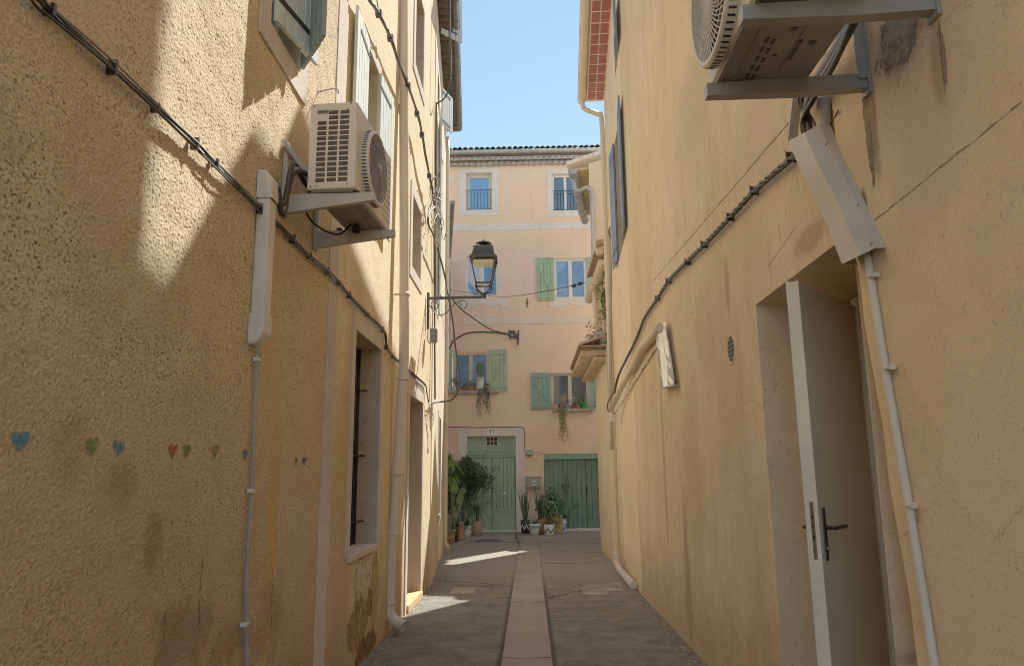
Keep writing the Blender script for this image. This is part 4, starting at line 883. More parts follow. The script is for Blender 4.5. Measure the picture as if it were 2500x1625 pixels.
b = MB(); P = [FL.p(4.75, .3, zarm - .0), FL.p(4.7, .22, zarm - .09), FL.p(4.55, .1, zarm - .06), FL.p(4.4, .05, zarm + .05)]; b.tube(spline(P, 6), .008, 6); b.lathe([(.03, 0), (.03, .03), (.012, .06)], FL.p(4.77, .33, zarm - .05), 10); b.build('drain_hose', m_cable, HS_)
# corrugated conduit down the wall
pts = [FL.w(u, v, .02) for (u, v) in ((630, 850), (622, 1008), (617, 1157), (615, 1209), (606, 1338), (602, 1439), (602, 1554), (603, 1640), (604, 1760))]
pts += [FL.p(pts[-1].y, .02, .02)]
CO = thing('corrugated_conduit', 'thin grey corrugated conduit dropping from the white trunking down the left wall', 'conduit', (-1.5, yk, 0))
path = resample(spline(pts, 8), .006); b = MB(); b.tube(path, .011, 8, rs=[.0125 if i % 2 else .0105 for i in range(len(path))]); b.build('tube', m_gcable, CO)
for (u, v) in ((628, 879), (613, 1197), (597, 1521)):
    b = MB(); P = FL.w(u + 3, v, .02); b.abox(P, FL.S, FL.N, Vector((0, 0, 1)), .022, .016, .006); b.abox(P - FL.S * .03, FL.S, FL.N, Vector((0, 0, 1)), .01, .016, .011); b.build('clip', m_white, CO, .002, 1)
# --- right unit
F8 = Fr((.81, 0), (0, 1)).out(-1); zB = 3.238
ya, yz = 2.17, 2.98; D8 = .40; H8 = .66
V_ = thing('air_conditioner', 'beige air conditioner seen from below at the top right, holes in its grey base', 'air conditioner', (1.0, 3, zB), 'outdoor air conditioner units')
b = MB(); b.fbox(F8, ya, yz, -D8, 0, zB + .012, zB + H8); b.build('casing', m_ac, V_, .012, 3)
b = MB(); b.fbox(F8, ya + .01, yz - .01, -D8 + .01, -.01, zB, zB + .013)
for (d0_, d1_) in ((-.09, -.075), (-.26, -.245)): b.fbox(F8, ya + .03, yz - .03, d0_, d1_, zB - .004, zB + .001)
b.fbox(F8, ya + .005, yz - .005, -.022, -.004, zB - .012, zB + .001); b.build('base_pan', m_acg, V_, .004)
b = MB()
for i in range(5):
    for j in range(2): b.mark(); b.fbox(F8, 2.56 + i * .064 + j * .01, 2.56 + i * .064 + j * .01 + .036, -.135 - j * .026, -.121 - j * .026, zB - .0018, zB + .002)
for i in range(3): b.mark(); b.fbox(F8, 2.58 + i * .05, 2.614 + i * .05, -.262 - .004, -.249, zB - .0062, zB + .002)
b.mark(); b.disc(F8.p(2.60, -.31, zB - .0018), .018, (0, 0, -1), 12); b.mark(); b.disc(F8.p(2.46, -.11, zB - .0018), .009, (0, 0, -1), 10)
b.mark(); b.fbox(F8, 2.50, 2.52, -.22, -.195, zB - .0018, zB + .001); b.mark(); b.fbox(F8, 2.68, 2.69, -.2, -.18, zB - .0018, zB + .001)
build_split(b, 'base_hole', m_slot, V_)
fan(V_, F8.p(2.70, 0, zB + .335), F8.N, F8.S, .315, 64, paint('pale_wire', (.50, .47, .44), .4, .05, 0), rings=6)
B8 = thing('wall_bracket', 'grey steel bracket with tapered arms under the air conditioner at the top right', 'wall bracket', (1.49, 3, zB - .3), 'wall brackets under air conditioners')
for y in (2.36, 2.885):
    FW_ = Fr((1.475, 0), (0, 1)).out(-1); zA = zB - .014; tip = .702; hh_ = .15
    b = MB(); P = []
    for sy in (-.025, .025): P.append([FW_.p(y + sy, .03, zA - .035), FW_.p(y + sy, tip * .45, zA - .052), FW_.p(y + sy, tip, zA - .056), FW_.p(y + sy, tip, zA), FW_.p(y + sy, .03, zA + .03)])
    A_, B_ = P; b.poly(A_); b.poly(B_[::-1])
    for i in range(5): j = (i + 1) % 5; b.quad(A_[i], A_[j], B_[j], B_[i])
    b.build('arm', m_brk2, B8, .004)
    b = MB(); P = []
    for (s_, d_) in ((0, .0), (.06, .0), (.06, .07), (0, .07)): pass
    b.fbox(FW_, y - .035, y + .035, .004, .03, zA - .06, zA + .5); b.fbox(FW_, y - .035, y - .028, .03, .07, zA + .002, zA + .42); b.build('post', m_brk2, B8, .003)
b = MB(); b.fbox(Fr((1.475, 0), (0, 1)).out(-1), 2.3, 2.98, .032, .06, zB + .36, zB + .41); b.build('rail', m_brk2, B8, .003)
RP = thing('refrigerant_pipes', 'bundle of black pipes curving from the top right air conditioner into the tilted metal cover', 'pipes', (1.42, 3.6, zB))
for i in range(6):
    o1 = Vector((random.uniform(-.03, .03), .02 * i - .05, .012 * i)); P = [Vector((1.24, 2.34, zB + .20)) + o1, Vector((1.28, 2.48, zB + .10)) + o1, PX(2040 - i * 9, 150 + i * 6, 1.36 + i * .008), PX(1990 - i * 9, 235, 1.38 + i * .008), PX(1968 + i * 5 - 8, 300, 1.40 + i * .008), PX(1976 + i * 5, 380, 1.42)]
    b = MB(); b.tube(spline(P, 6), (.014, .018, .012, .02, .014, .012)[i], 8); b.build('pipe', (m_cable, m_cable, m_gcable, m_cable, m_cable, m_gcable)[i], RP)
b = MB(); a_ = PX(1946, 240, 1.40); c_ = PX(1934, 345, 1.40); b.bar(a_, c_, .012, .05, FR.N); b.build('trunking_edge', m_white, RP)
b = MB(); a_ = PX(2012, 240, 1.455); c_ = PX(2022, 460, 1.455); b.tube([a_, a_.lerp(c_, .5) + Vector((0, .03, 0)), c_], .034, 10); b.build('pvc_sleeve', paint('pink_grey_pvc', (.50, .42, .36), .6, .1), RP)
b = MB()
for (u, v, L_) in ((2045, 284, .14),): p_ = PX(u, v, 1.47); b.tube([p_ + Vector((0, .09, 0)), p_ + Vector((-.02, -.06, -.002))], .004, 5)
b.build('nail', m_rust, RP)
# metal cover plate (folded sheet)
CV = thing('metal_cover', 'tilted grey sheet metal cover hanging loose over pipes above the open door', 'metal cover', (1.4, 3.6, 2.6))
top3 = [PX(1927, 343, 1.375), PX(1966, 324, 1.36), PX(2001, 305, 1.42)]; bot3 = [PX(2060, 644, 1.375), PX(2103, 624, 1.36), PX(2139, 606, 1.42)]
bk_t = [PX(1927, 343, 1.375) + Vector((.08, .03, 0)), top3[2] + Vector((.05, 0, 0))]; bk_b = [bot3[0] + Vector((.08, .03, 0)), bot3[2] + Vector((.05, 0, 0))]
T5 = [bk_t[0], *top3, bk_t[1]]; B5 = [bk_b[0], *bot3, bk_b[1]]; b = MB(); n = 8; rows = []
for i in range(n + 1): rows.append([a_.lerp(c_, i / n) + Vector((-.006 * math.sin(i * .9), 0, 0)) for a_, c_ in zip(T5, B5)])
b.add([p_ for r_ in rows for p_ in r_], [[i * 5 + k_, i * 5 + k_ + 1, (i + 1) * 5 + k_ + 1, (i + 1) * 5 + k_] for i in range(n) for k_ in range(4)]); o_ = b.build('sheet', paint('grey_sheet', (.48, .435, .365), .38, .06, .03, 3, dirt=(.28, .26, .23), dirtamt=.4), CV)
md = o_.modifiers.new('s', 'SOLIDIFY'); md.thickness = .003
b = MB()
for (u, v) in ((2018, 352), (2128, 594), (2096, 500)): b.mark(); b.lathe([(0, .006), (.006, .005), (.006, 0)], PX(u, v, 1.40), 8, Vector((-1, -.6, 0)))
build_split(b, 'rivet', m_brk2, CV)
# white conduit on the ochre wall
FNc = Fr((1.452, 0), (0, 1)).out(-1); pts = [FN.w(u, v, .018) for (u, v) in ((2112, 600), (2120, 640), (2161, 898), (2220, 1236), (2282, 1625), (2330, 1930))]
WC = thing('white_conduit', 'straight white conduit clipped to the ochre wall right of the open door', 'conduit', (1.46, pts[2].y, 0))
b = MB(); b.tube(pts, .016, 12); b.build('tube', m_white, WC)
for (u, v) in ((2132, 674), (2171, 898), (2222, 1233)):
    P = FN.w(u, v, .018); b = MB(); b.abox(P, FN.S, FN.N, Vector((0, 0, 1)), .019, .018, .005); b.abox(P - FN.S * .026, FN.S, FN.N, Vector((0, 0, 1)), .007, .012, .010); b.build('clip', m_white, WC, .002, 1)
# ------------------------------------------------------------------ open door on the right
m_dr = paint('grey_white_paint', (.80, .76, .64), .42, .05, .03, 2, dirt=(.36, .36, .31), dirtamt=.3)
m_drf = paint('door_face', (.58, .49, .34), .65, .06, .03, 2, 0, .12, dirt=(.22, .20, .14), dirtamt=.4)
Hg = Vector((2.018, 4.46, 0)); Lk = Vector((1.410, 3.80, 0)); FD = Fr((Lk.x, Lk.y), (Hg.x - Lk.x, Hg.y - Lk.y)).out(1); wd8 = (Hg - Lk).length
if FD.N.y > 0: FD.N = -FD.N
zt8 = PY(1932, 688, 3.80).z; zb8 = .16
D1 = MB(); D1.fbox(FD, 0, wd8, -.025, .025, zb8, zt8); D_ = D1.build('door', [m_drf], RH, .002, 1)
D1 = MB(); D1.fbox(FD, -.004, .0, -.03, .03, zb8, zt8); D1.fbox(FD, -.004, .025, -.036, -.027, zb8, zt8 + .02); D1.build('door_edge', m_dr, D_)
zh8 = PY(1993, 1287, 3.84).z
D1 = MB(); D1.fbox(FD, .05, .085, .025, .033, zh8 - .16, zh8 + .10); D1.build('handle_plate', m_black, D_, .006)
D1 = MB(); D1.tube(spline([FD.p(.067, .03, zh8), FD.p(.067, .075, zh8), FD.p(.085, .085, zh8), FD.p(.20, .085, zh8 + .002)], 4), .0095, 8); D1.tube(spline([FD.p(.067, -.03, zh8), FD.p(.067, -.07, zh8), FD.p(.085, -.08, zh8), FD.p(.19, -.08, zh8)], 4), .0095, 8); D1.build('door_handle', m_black, D_)
D1 = MB(); D1.lathe([(.009, 0), (.009, .016), (0, .016)], FD.p(.067, .03, zh8 - .10), 10, FD.N); D1.build('lock_cylinder', paint('brass', (.45, .30, .10), .35, .1, 0, metal=1), D_)
D1 = MB(); D1.fbox(FD, -.0065, -.0035, -.010, .010, zh8 - .15, zh8 + .13); lk = D1.build('lock_faceplate', paint('worn_steel', (.20, .165, .12), .4, .15, .05, metal=.6), D_, .003)
D1 = MB()
for (z0, z1, w0) in ((.045, .06, .004), (.0, .02, .003), (-.05, -.035, .004)): D1.fbox(FD, -.0085, -.006, -w0, w0, zh8 + z0, zh8 + z1)
D1.build('latch_holes', m_black, lk)
D1 = MB(); D1.box(2.025, 2.095, 4.44, 4.52, 0, 2.66); D1.box(2.055, 2.085, 2.6, 4.44, 2.60, 2.66); D1.box(2.008, 2.028, 4.452, 4.475, .1, 2.6); D1.box(1.985, 2.008, 4.36, 4.40, .1, 2.58); D1.build('door_frame', m_dr, RH, .006)
D1 = MB(); D1.box(2.045, 2.08, 2.5, 4.40, .121, 2.59); D1.build('hall_partition', paint('grey_partition', (.50, .48, .44), .7, .1, .05), RH)
D1 = MB(); D1.box(2.10, 2.14, 2.4, 4.6, 0, 2.67); D1.build('hall_wall', m_jamb, RH)
D1 = MB(); D1.box(1.50, 2.095, 2.42, sj, .0, .12); D1.build('door_step', m_jamb, RH, .01)
D1 = MB(); D1.quad((2.10, 4.52, 0), (2.10, sj + .05, 0), (2.10, sj + .05, 2.7), (2.10, 4.52, 2.7)); D1.build('door_reveal', m_reveal, RH)
# ------------------------------------------------------------------ vent, metal flashing, cream pipe on the right wall
VT = thing('wall_vent', 'small oval vent hole with thin bars in the right wall left of the door', 'vent', (1.49, 5.5, 2.6))
vs_, vz_ = FR.px(1786, 852); b = MB(); n = 28; r_ = .098
ring = lambda rr_, d_: [FR.p(vs_ + math.cos(2 * math.pi * i / n) * rr_ * (1 + .05 * math.sin(i * 2.3)), d_, vz_ + math.sin(2 * math.pi * i / n) * rr_ * 1.05) for i in range(n)]
A_, B_, C_ = ring(r_ * 1.22, .001), ring(r_, .009), ring(r_ * .9, .003)
b.add(A_ + B_ + C_, [[i, (i + 1) % n, n + (i + 1) % n, n + i] for i in range(n)] + [[n + i, n + (i + 1) % n, 2 * n + (i + 1) % n, 2 * n + i] for i in range(n)]); b.build('rim', m_orange, VT)
b = MB(); b.poly(ring(r_ * .91, .0035)); b.build('hole', m_dark, VT)
b = MB()
for i in range(5): z = vz_ - .066 + i * .033; h_ = math.sqrt(max(.0001, (r_ * .88) ** 2 - (z - vz_) ** 2)); b.tube([FR.p(vs_ - h_, .006, z), FR.p(vs_ + h_, .006, z)], .0028, 5)
b.build('bars', m_brk, VT)
MF = thing('metal_flashing', 'crumpled shiny metal flashing strip fixed vertically at the end of the cream pipe', 'flashing', (1.45, 7.6, 2.7))
cs = [FR.w(1611, 795, .03), FR.w(1631, 783, .03), FR.w(1653, 940, .03), FR.w(1622, 947, .03)]; b = MB(); n, mm = 12, 5; vs = []; rr = random.Random(4)
for i in range(n + 1):
    for j in range(mm + 1):
        p_ = cs[0].lerp(cs[3], i / n).lerp(cs[1].lerp(cs[2], i / n), j / mm); vs.append(p_ + FR.N * ((.05 if j in (0, 1) else .016 + .012 * (j % 2)) * (1 - .25 * i / n) + rr.uniform(-.006, .006)))
b.add(vs, [[i * (mm + 1) + j, i * (mm + 1) + j + 1, (i + 1) * (mm + 1) + j + 1, (i + 1) * (mm + 1) + j] for i in range(n) for j in range(mm)]); b.build('sheet', paint('bright_tin', (.80, .80, .80), .2, .08, .1, 9, metal=.9), MF)
b = MB(); b.bar(cs[3] + FR.N * .01, cs[2] + FR.N * .01, .07, .012, (0, 0, 1)); b.build('folded_end', m_brk, MF)
CP = thing('slanting_pipe', 'thick cream pipe slanting up the right wall to the shiny flashing', 'pipe', (1.45, 9, 2))
P = [FR.w(1497, 988, .06), FR.w(1520, 940, .06), FR.w(1566, 856, .06), FR.w(1572, 845, .06), FR.w(1612, 800, .06)]
b = MB(); b.tube(P[:3], .046, 14); b.build('pipe', m_pipe2, CP)
b = MB(); b.tube(P[2:], .054, 14); b.build('elbow', m_pipe2, CP)
b = MB(); rr = random.Random(8)
for i in range(26):
    t = i / 25; p_ = FR.w(1505 + t * 98, 990 - t * 158 + 12, .012); b.abox(p_, FR.S, FR.N, Vector((0, 0, 1)), .06 + rr.random() * .05, .006 + rr.random() * .012, .012 + rr.random() * .016)
b.build('foam_seal', paint('pale_foam', (.66, .60, .48), .9, .15, .4), CP, .004)
b = MB(); p_ = FR.w(1496, 1018, .04); b.abox(p_, FR.S, FR.N, Vector((0, 0, 1)), .11, .05, .085); tag(b.build('junction_box', m_white, None, .008), 'small white junction box at the lower end of the slanting cream pipe', 'junction box')
# ------------------------------------------------------------------ cables
def twisted(path, r, R_, pitch, n=3, step=.02, sides=6):
    path = resample(path, step); b = MB()
    for k_ in range(n):
        P = []
        for i, p_ in enumerate(path):
            t = (path[min(i + 1, len(path) - 1)] - path[max(i - 1, 0)]).normalized(); u = t.cross(Vector((0, 0, 1))).normalized() if abs(t.z) < .95 else t.orthogonal().normalized(); v = t.cross(u)
            an = 2 * math.pi * (i * step / pitch + k_ / n); P.append(p_ + (u * math.cos(an) + v * math.sin(an)) * R_)
        b.tube(P, r, sides)
    return b
RC = thing('twisted_cable', 'thick black twisted cable curving down the right wall from the metal cover', 'cable', (1.47, 6, 3))
rp = [(1960, 366), (1937, 383), (1842, 466), (1783, 529), (1720, 596), (1665, 650), (1631, 687), (1605, 728), (1574, 775), (1554, 825), (1531, 872), (1509, 919), (1500, 958)]
path = spline([FR.w(u, v, .035) for u, v in rp], 8); twisted(path, .0110, .0115, .34).build('strands', m_cable, RC)
b = MB(); P = [FR.w(u, v, .035) for u, v in ((1500, 956), (1490, 970), (1483, 986), (1484, 1000), (1492, 1008), (1501, 1008))]; b.tube(spline(P, 6), .012, 8); b.build('tail', m_cable, RC)
b = MB()
for (u, v) in ((1931, 384), (1841, 466), (1783, 530), (1719, 597), (1632, 686), (1605, 728), (1679, 640)):
    p_ = FR.w(u, v, .03); b.mark(); b.abox(p_, FR.S, FR.N, Vector((0, 0, 1)), .008, .028, .029); b.tube([p_ + FR.N * .02, p_ + FR.N * .03 + Vector((0, 0, .045))], .003, 5)
build_split(b, 'cable_tie', m_black, RC)
LC = thing('wall_cable', 'black cable bundle clipped in a diagonal line along the left wall under the trunking', 'cable', (-1.49, 4, 3))
lpx = [(62, -40), (101, 0), (127, 24), (279, 165), (384, 264), (480, 351), (529, 398), (637, 509), (673, 540), (718, 584), (758, 624), (802, 661), (829, 690), (854, 720), (899, 767), (936, 804), (942, 822), (945, 847), (960, 870), (985, 892), (1010, 912), (1038, 938), (1042, 960), (1046, 980)]
P = [FL.w(u, v, .03) for u, v in lpx]
for i, (dz, r_, mt) in enumerate(((.0, .0075, m_cable), (-.013, .0065, m_cable), (.011, .005, m_gcable), (-.022, .005, m_cable))):
    b = MB(); b.tube(spline([p_ + Vector((0.006 * math.sin(j * 1.7 + i), 0, dz * (1 + .45 * math.sin(j * 1.3 + i * 2)))) for j, p_ in enumerate(P)], 6), r_, 6); b.build('strand', mt, LC)
b = MB()
for j in (2, 3, 4, 5, 6, 7, 9, 10, 11, 12, 13, 14, 15, 17, 18, 20): p_ = P[j] - FL.N * .008; b.mark(); b.abox(p_, FL.S, FL.N, Vector((0, 0, 1)), .007, .018, .020 + .008 * (j % 2)); b.tube([p_, p_ + Vector((.03, .03, -.035))], .003, 4)
build_split(b, 'cable_clip', m_black, LC)
OC = thing('overhead_cable', 'heavy black cable bundle running down the left houses to a tangle by the lamp', 'cable', (-1.4, 9, 6))
op = [(885, -50), (903, 0), (921, 26), (953, 93), (973, 151), (996, 209), (1020, 282), (1032, 335), (1040, 387), (1052, 448), (1060, 490), (1063, 520)]
P = [FL.w(u, v, .10) for u, v in op]
for i in range(4):
    b = MB(); b.tube(spline([p_ + Vector((.012 * math.cos(j * 2.1 + i * 1.6), 0, .014 * math.sin(j * 1.9 + i * 1.6))) for j, p_ in enumerate(P)], 6), (.014, .012, .011, .009)[i], 6); b.build('strand', m_cable, OC)
b = MB(); rr = random.Random(21)
for j, (u, v) in enumerate(((925, 34), (953, 93), (996, 209), (1018, 278), (1030, 330), (1048, 430))):
    p_ = FL.w(u, v, .10); b.mark(); b.abox(p_, FL.S, FL.N, Vector((0, 0, 1)), .03, .03, .03); b.tube([p_, p_ + Vector((.03, -.25, -.02 - .05 * (j % 2)))], .006, 5)
build_split(b, 'cable_clamp', m_black, OC)
for i in range(22):
    c_ = FL.w(rr.uniform(1050, 1072), rr.uniform(440, 560), .10); P = [c_]
    for q in range(5): P.append(P[-1] + Vector((rr.uniform(-.03, .05), rr.uniform(-.12, .12), rr.uniform(-.16, .10))))
    b = MB(); b.tube(spline(P, 4), rr.uniform(.004, .008), 5); b.build('tangled_wire', m_cable if i % 3 else m_gcable, OC)
b = MB(); P = [FL.w(u, v, .12) for u, v in ((1062, 505), (1048, 520), (1046, 548), (1060, 580), (1083, 661))] ; y_ = P[-1]
P2 = [PY(u, v, 11.6) for u, v in ((1096, 729), (1106, 790), (1112, 848), (1121, 900), (1121, 940), (1112, 965), (1098, 977))] + [FL.w(1068, 981, .05), FL.w(1052, 985, .03)]
b.tube(spline(P + P2, 6), .015, 8); b.build('hanging_loop', m_cable, OC)
b = MB()
for i in range(7):
    c_ = FL.w(1050, 985, .03); P = [c_]
    for q in range(4): P.append(P[-1] + Vector((rr.uniform(-.01, .02), rr.uniform(-.15, .2), rr.uniform(-.18, .04))))
    b.tube(spline(P, 4), .006, 5)
b.build('loose_ends', m_gcable, OC)
VC = thing('vertical_cable', 'straight dark cable hanging beside the shutters and running down the left wall', 'cable', (-1.45, 11, 5))
b = MB(); P = [PY(u, v, 11.2) for u, v in ((1098, -30), (1098, 60), (1101, 175), (1097, 215), (1084, 241), (1068, 253), (1065, 270), (1063, 480), (1061, 700), (1062, 974))]; b.tube(spline(P, 6), .014, 8); b.build('cable_run', m_cable, VC)
# strand across the end of the alley with insulators, and the service cable to the facade
ST = thing('span_wire', 'thin twisted wire strung across the alley end to the cream gutter', 'wire', (0, 16, 6))
A_ = PY(1098, 706, 15.5); M1 = PY(1223, 724, 15.6); M2 = PY(1330, 711, 15.6); B_ = PY(1428, 690, 15.5)
twisted(spline([A_, M1, M2, B_], 10), .006, .006, .12, 2, .03, 5).build('strands', m_cable, ST)
b = MB()
for (u, v) in ((1401, 697), (1416, 692)): b.mark(); b.lathe([(0, -.06), (.03, -.05), (.045, 0), (.03, .05), (0, .06)], PY(u, v, 15.5), 10, (1, 0, .2))
build_split(b, 'insulator', m_black, ST)
SC = thing('service_cable', 'black twisted service cable sloping down to an iron clamp on the peach facade', 'cable', (0, 20, 6))
P = [PY(1092, 716, 14.5), PY(1128, 756, 17), PY(1190, 800, 20), PY(1217, 810, 21.2), PY(1245, 816, 21.85)]; twisted(spline(P, 10), .012, .012, .25, 2, .04, 5).build('strands', m_cable, SC)
b = MB(); b.tube(spline([FF.w(u, v, .04) for u, v in ((1097, 851), (1104, 836), (1115, 826), (1140, 813), (1177, 810), (1217, 812), (1246, 817))], 6), .022, 8); b.build('conduit', m_cable, SC)
b = MB(); rr = random.Random(2)
for i in range(9): p_ = FF.w(1243 + rr.random() * 20, 808 + rr.random() * 16, .05 + rr.random() * .06); b.abox(p_, FF.S, FF.N, Vector((0, 0, 1)), .03 + rr.random() * .04, .03, .02 + rr.random() * .03)
b.bar(FF.w(1266, 805, .03), FF.w(1264, 842, .03), .05, .03, (0, 1, 0)); b.build('clamp', m_black, SC)
FC = thing('door_cable', 'thin dark cable outlining the top of the green door surround', 'cable', (-1, 21.9, 3))
b = MB(); b.tube([FF.w(u, v, .04) for u, v in ((1085, 1043), (1110, 1042), (1160, 1043), (1230, 1042), (1272, 1041), (1279, 1044), (1281, 1060), (1281, 1098))], .011, 6); b.build('cable_run', m_cable, FC)
b = MB(); b.tube(spline([FF.w(u, v, .03) for u, v in ((1299, 1103), (1312, 1102), (1330, 1107))], 5), .009, 6); b.build('cable_tail', m_gcable, FC)
b = MB(); x0, x1, z0, z1 = fb(1283, 1097, 1300, 1110); b.fbox(FF, x0, x1, .002, .11, z0, z1); jb = b.build('junction_box', paint('grey_box', (.33, .33, .32), .5, .1), None, .012)
tag(jb, 'grey square junction box on the facade between the green door and garage', 'junction box')
b = MB()
for i in range(4): x = x0 + .03 + i * .05; b.tube([FF.p(x, .05, z0), FF.p(x + .01, .05, z0 - .06 - .02 * (i % 2))], .008, 5)
b.build('cable_entries', m_black, jb)
# mailbox
x0, x1, z0, z1 = fb(1284, 1163, 1321, 1191); MX = thing('mailbox', 'dented grey metal mailbox with two white labels between the door and garage', 'mailbox', (x0, 21.9, z0))
m_mb = paint('mailbox_grey', (.30, .285, .265), .45, .1, .05, 6, dirt=(.2, .18, .16), dirtamt=.4)
b = MB(); b.fbox(FF, x0, x1, .0, .22, z0, z1); b.build('body', m_mb, MX, .01)
b = MB(); b.fbox(FF, x0 + .06, x1 - .03, .22, .232, z0 + .03, z1 - .03); b.build('flap', m_mb, MX, .006)
for dz in (.20, .11): b = MB(); b.fbox(FF, x0 + .17, x0 + .30, .232, .235, z0 + dz - .02, z0 + dz + .014); b.build('label_card', m_frame, MX)
b = MB(); b.fbox(FF, x0 - .02, x0 + .012, .0, .235, z0 - .01, z1 + .02); b.fbox(FF, x0 - .02, x1 + .015, .0, .24, z1, z1 + .012); b.build('hood', m_mb, MX, .004)
# ------------------------------------------------------------------ wall lantern
yL = FL.px(1047, 760, .03)[0]; pa = PY(1046, 714, yL); pb_ = PY(1047, 803, yL); arm1 = PY(1187, 724, yL); lc = PY(1181, 720, yL)
LA = thing('wall_lantern', 'black iron street lantern on a scrolled bracket fixed to the left houses', 'street lamp', (pa.x, yL, pb_.z))
b = MB(); b.box(pa.x - .02, pa.x + .018, yL - .02, yL + .02, pb_.z, pa.z); zarm2 = PY(1060, 728, yL).z; b.bar((pa.x, yL, zarm2), (arm1.x, yL, zarm2 + .01), .03, .04); b.build('bracket_bar', m_black, LA, .003)
sc_ = []
for i in range(40):
    t = i / 39
    if t < .62: s_ = t / .62; x = pa.x + .02 + s_ * .42; z = zarm2 - .06 - .21 * math.sin(math.pi * min(1, s_ * 1.02 + .06)) * (1.1 - .35 * s_); sc_.append((x, yL, z))
    else:
        s_ = (t - .62) / .38; an = math.pi * 1.1 - s_ * 2 * math.pi * 1.3; r_ = .085 * (1 - .7 * s_); sc_.append((pa.x + .52 + r_ * math.cos(an), yL, zarm2 - .11 + r_ * math.sin(an)))
b = MB(); b.tube(sc_, .008, 6)
b.tube([(pa.x + .11 + .075 * (1 - .6 * t) * math.cos(6.5 * t + 2), yL, zarm2 - .10 + .075 * (1 - .6 * t) * math.sin(6.5 * t + 2)) for t in [i / 20 for i in range(21)]], .007, 6); b.build('scroll', m_black, LA)
x0_, xx = lc.x, lc.x; zq = lambda v: PY(1181, v, yL).z
hw_t = .188; hw_b = .110; zt_, zbm = zq(633), zq(694)
def ringq(h, z): return [Vector((xx - h, yL - h, z)), Vector((xx + h, yL - h, z)), Vector((xx + h, yL + h, z)), Vector((xx - h, yL + h, z))]
b = MB(); A_, B_ = ringq(hw_t, zt_), ringq(hw_b, zbm)
for i in range(4): b.tube([A_[i], B_[i]], .013, 4)
for Q, t in ((A_, .016), (B_, .012)):
    for i in range(4): b.bar(Q[i], Q[(i + 1) % 4], t * 2, t * 2)
b.build('cage', m_black, LA)
k = M('lantern_glass'); k.b.inputs['Transmission Weight'].default_value = 1; k.b.inputs['IOR'].default_value = 1.02; k.fin((.95, .95, .93), .02, None, 0, .5)
b = MB(); A2, B2 = ringq(hw_t - .012, zt_ - .01), ringq(hw_b - .012, zbm + .01)
for i in range(4): b.quad(A2[i], A2[(i + 1) % 4], B2[(i + 1) % 4], B2[i])
b.build('lantern_glass', k.m, LA)
b = MB(); z1, z2, z3 = zq(628), zq(612), zq(606); P = [ringq(hw_t + .01, zt_), ringq(hw_t * .93, z1 - .005), ringq(hw_t * .76, z2), ringq(hw_t * .80, z3), ringq(.05, z3 + .012)]
vs = [p_ for r_ in P for p_ in r_]; b.add(vs, [[i * 4 + j, i * 4 + (j + 1) % 4, (i + 1) * 4 + (j + 1) % 4, (i + 1) * 4 + j] for i in range(4) for j in range(4)])
b.add(P[0], [[0, 1, 2, 3]]); b.lathe([(.06, 0), (.055, .02), (.045, .035), (.06, .045), (.125, .055), (.12, .07), (.06, .09), (.03, .10), (.035, .115), (0, .125)], (xx, yL, z3 + .008), 18); b.build('lantern_cap', paint('lantern_black', (.006, .009, .013), .3, .1, .03), LA)
b = MB(); b.box(xx - .15, xx + .15, yL - .12, yL + .12, zt_ - .085, zt_ - .03); b.build('lamp_reflector', paint('cream_reflector', (.72, .66, .50), .4, .05), LA, .006)
b = MB()
for i in range(4):
    s1 = (-1, 1, 1, -1)[i]; s2 = (-1, -1, 1, 1)[i]; b.tube(spline([(xx + s1 * hw_b, yL + s2 * hw_b, zbm), (xx + s1 * .11, yL + s2 * .11, zbm - .07), (xx + s1 * .06, yL + s2 * .06, zbm - .12), (xx, yL, zbm - .15)], 5), .012, 6)
b.lathe([(.03, -.03), (.04, 0), (.03, .03), (.012, .05)], (xx, yL, zq(722)), 12); b.build('lantern_cradle', m_black, LA)
b = MB(); b.lathe([(.06, 0), (.05, .012), (0, .012)], (xx, yL, zbm - .01), 10); b.build('lamp_tray', m_ac, LA)
p_ = PY(1058, 817, yL); b = MB(); b.box(p_.x - .05, p_.x + .06, yL - .06, yL + .06, p_.z - .12, p_.z + .10); b.build('ballast_box', paint('ballast_grey', (.10, .10, .105), .5, .15), LA, .03, 3)
b = MB(); b.tube(spline([(pa.x, yL, pb_.z), (pa.x + .0, yL, pb_.z - .16), (pa.x + .03, yL, pb_.z - .21), (pa.x + .06, yL, pb_.z - .16)], 6), .009, 6); b.build('hook', m_black, LA)
# shutter stay on the blue shutters
b = MB(); p_ = PY(1493, 566, 13.4); b.bar(p_ + Vector((-.0, 0, .15)), p_ + Vector((.12, 0, .15)), .02, .02); b.tube([p_ + Vector((.05 * math.cos(2 * math.pi * i / 16), 0, .1 * math.sin(2 * math.pi * i / 16))) for i in range(17)], .012, 6); b.build('shutter_stay', m_black, RH)
# clothes line hook on the roughcast wall
HK = thing('line_hook', 'thin bent metal hook sticking out of the roughcast wall above the air conditioner', 'hook', (-1.5, 4.9, 4))
p_ = FL.w(778, 224, 0); b = MB(); b.tube(spline([p_, p_ + Vector((.13, -.02, .01)), p_ + Vector((.15, -.02, -.03))], 4), .006, 6); b.disc(p_ + Vector((.004, 0, 0)), .02, (1, 0, 0), 10); b.build('rod', m_brk, HK)
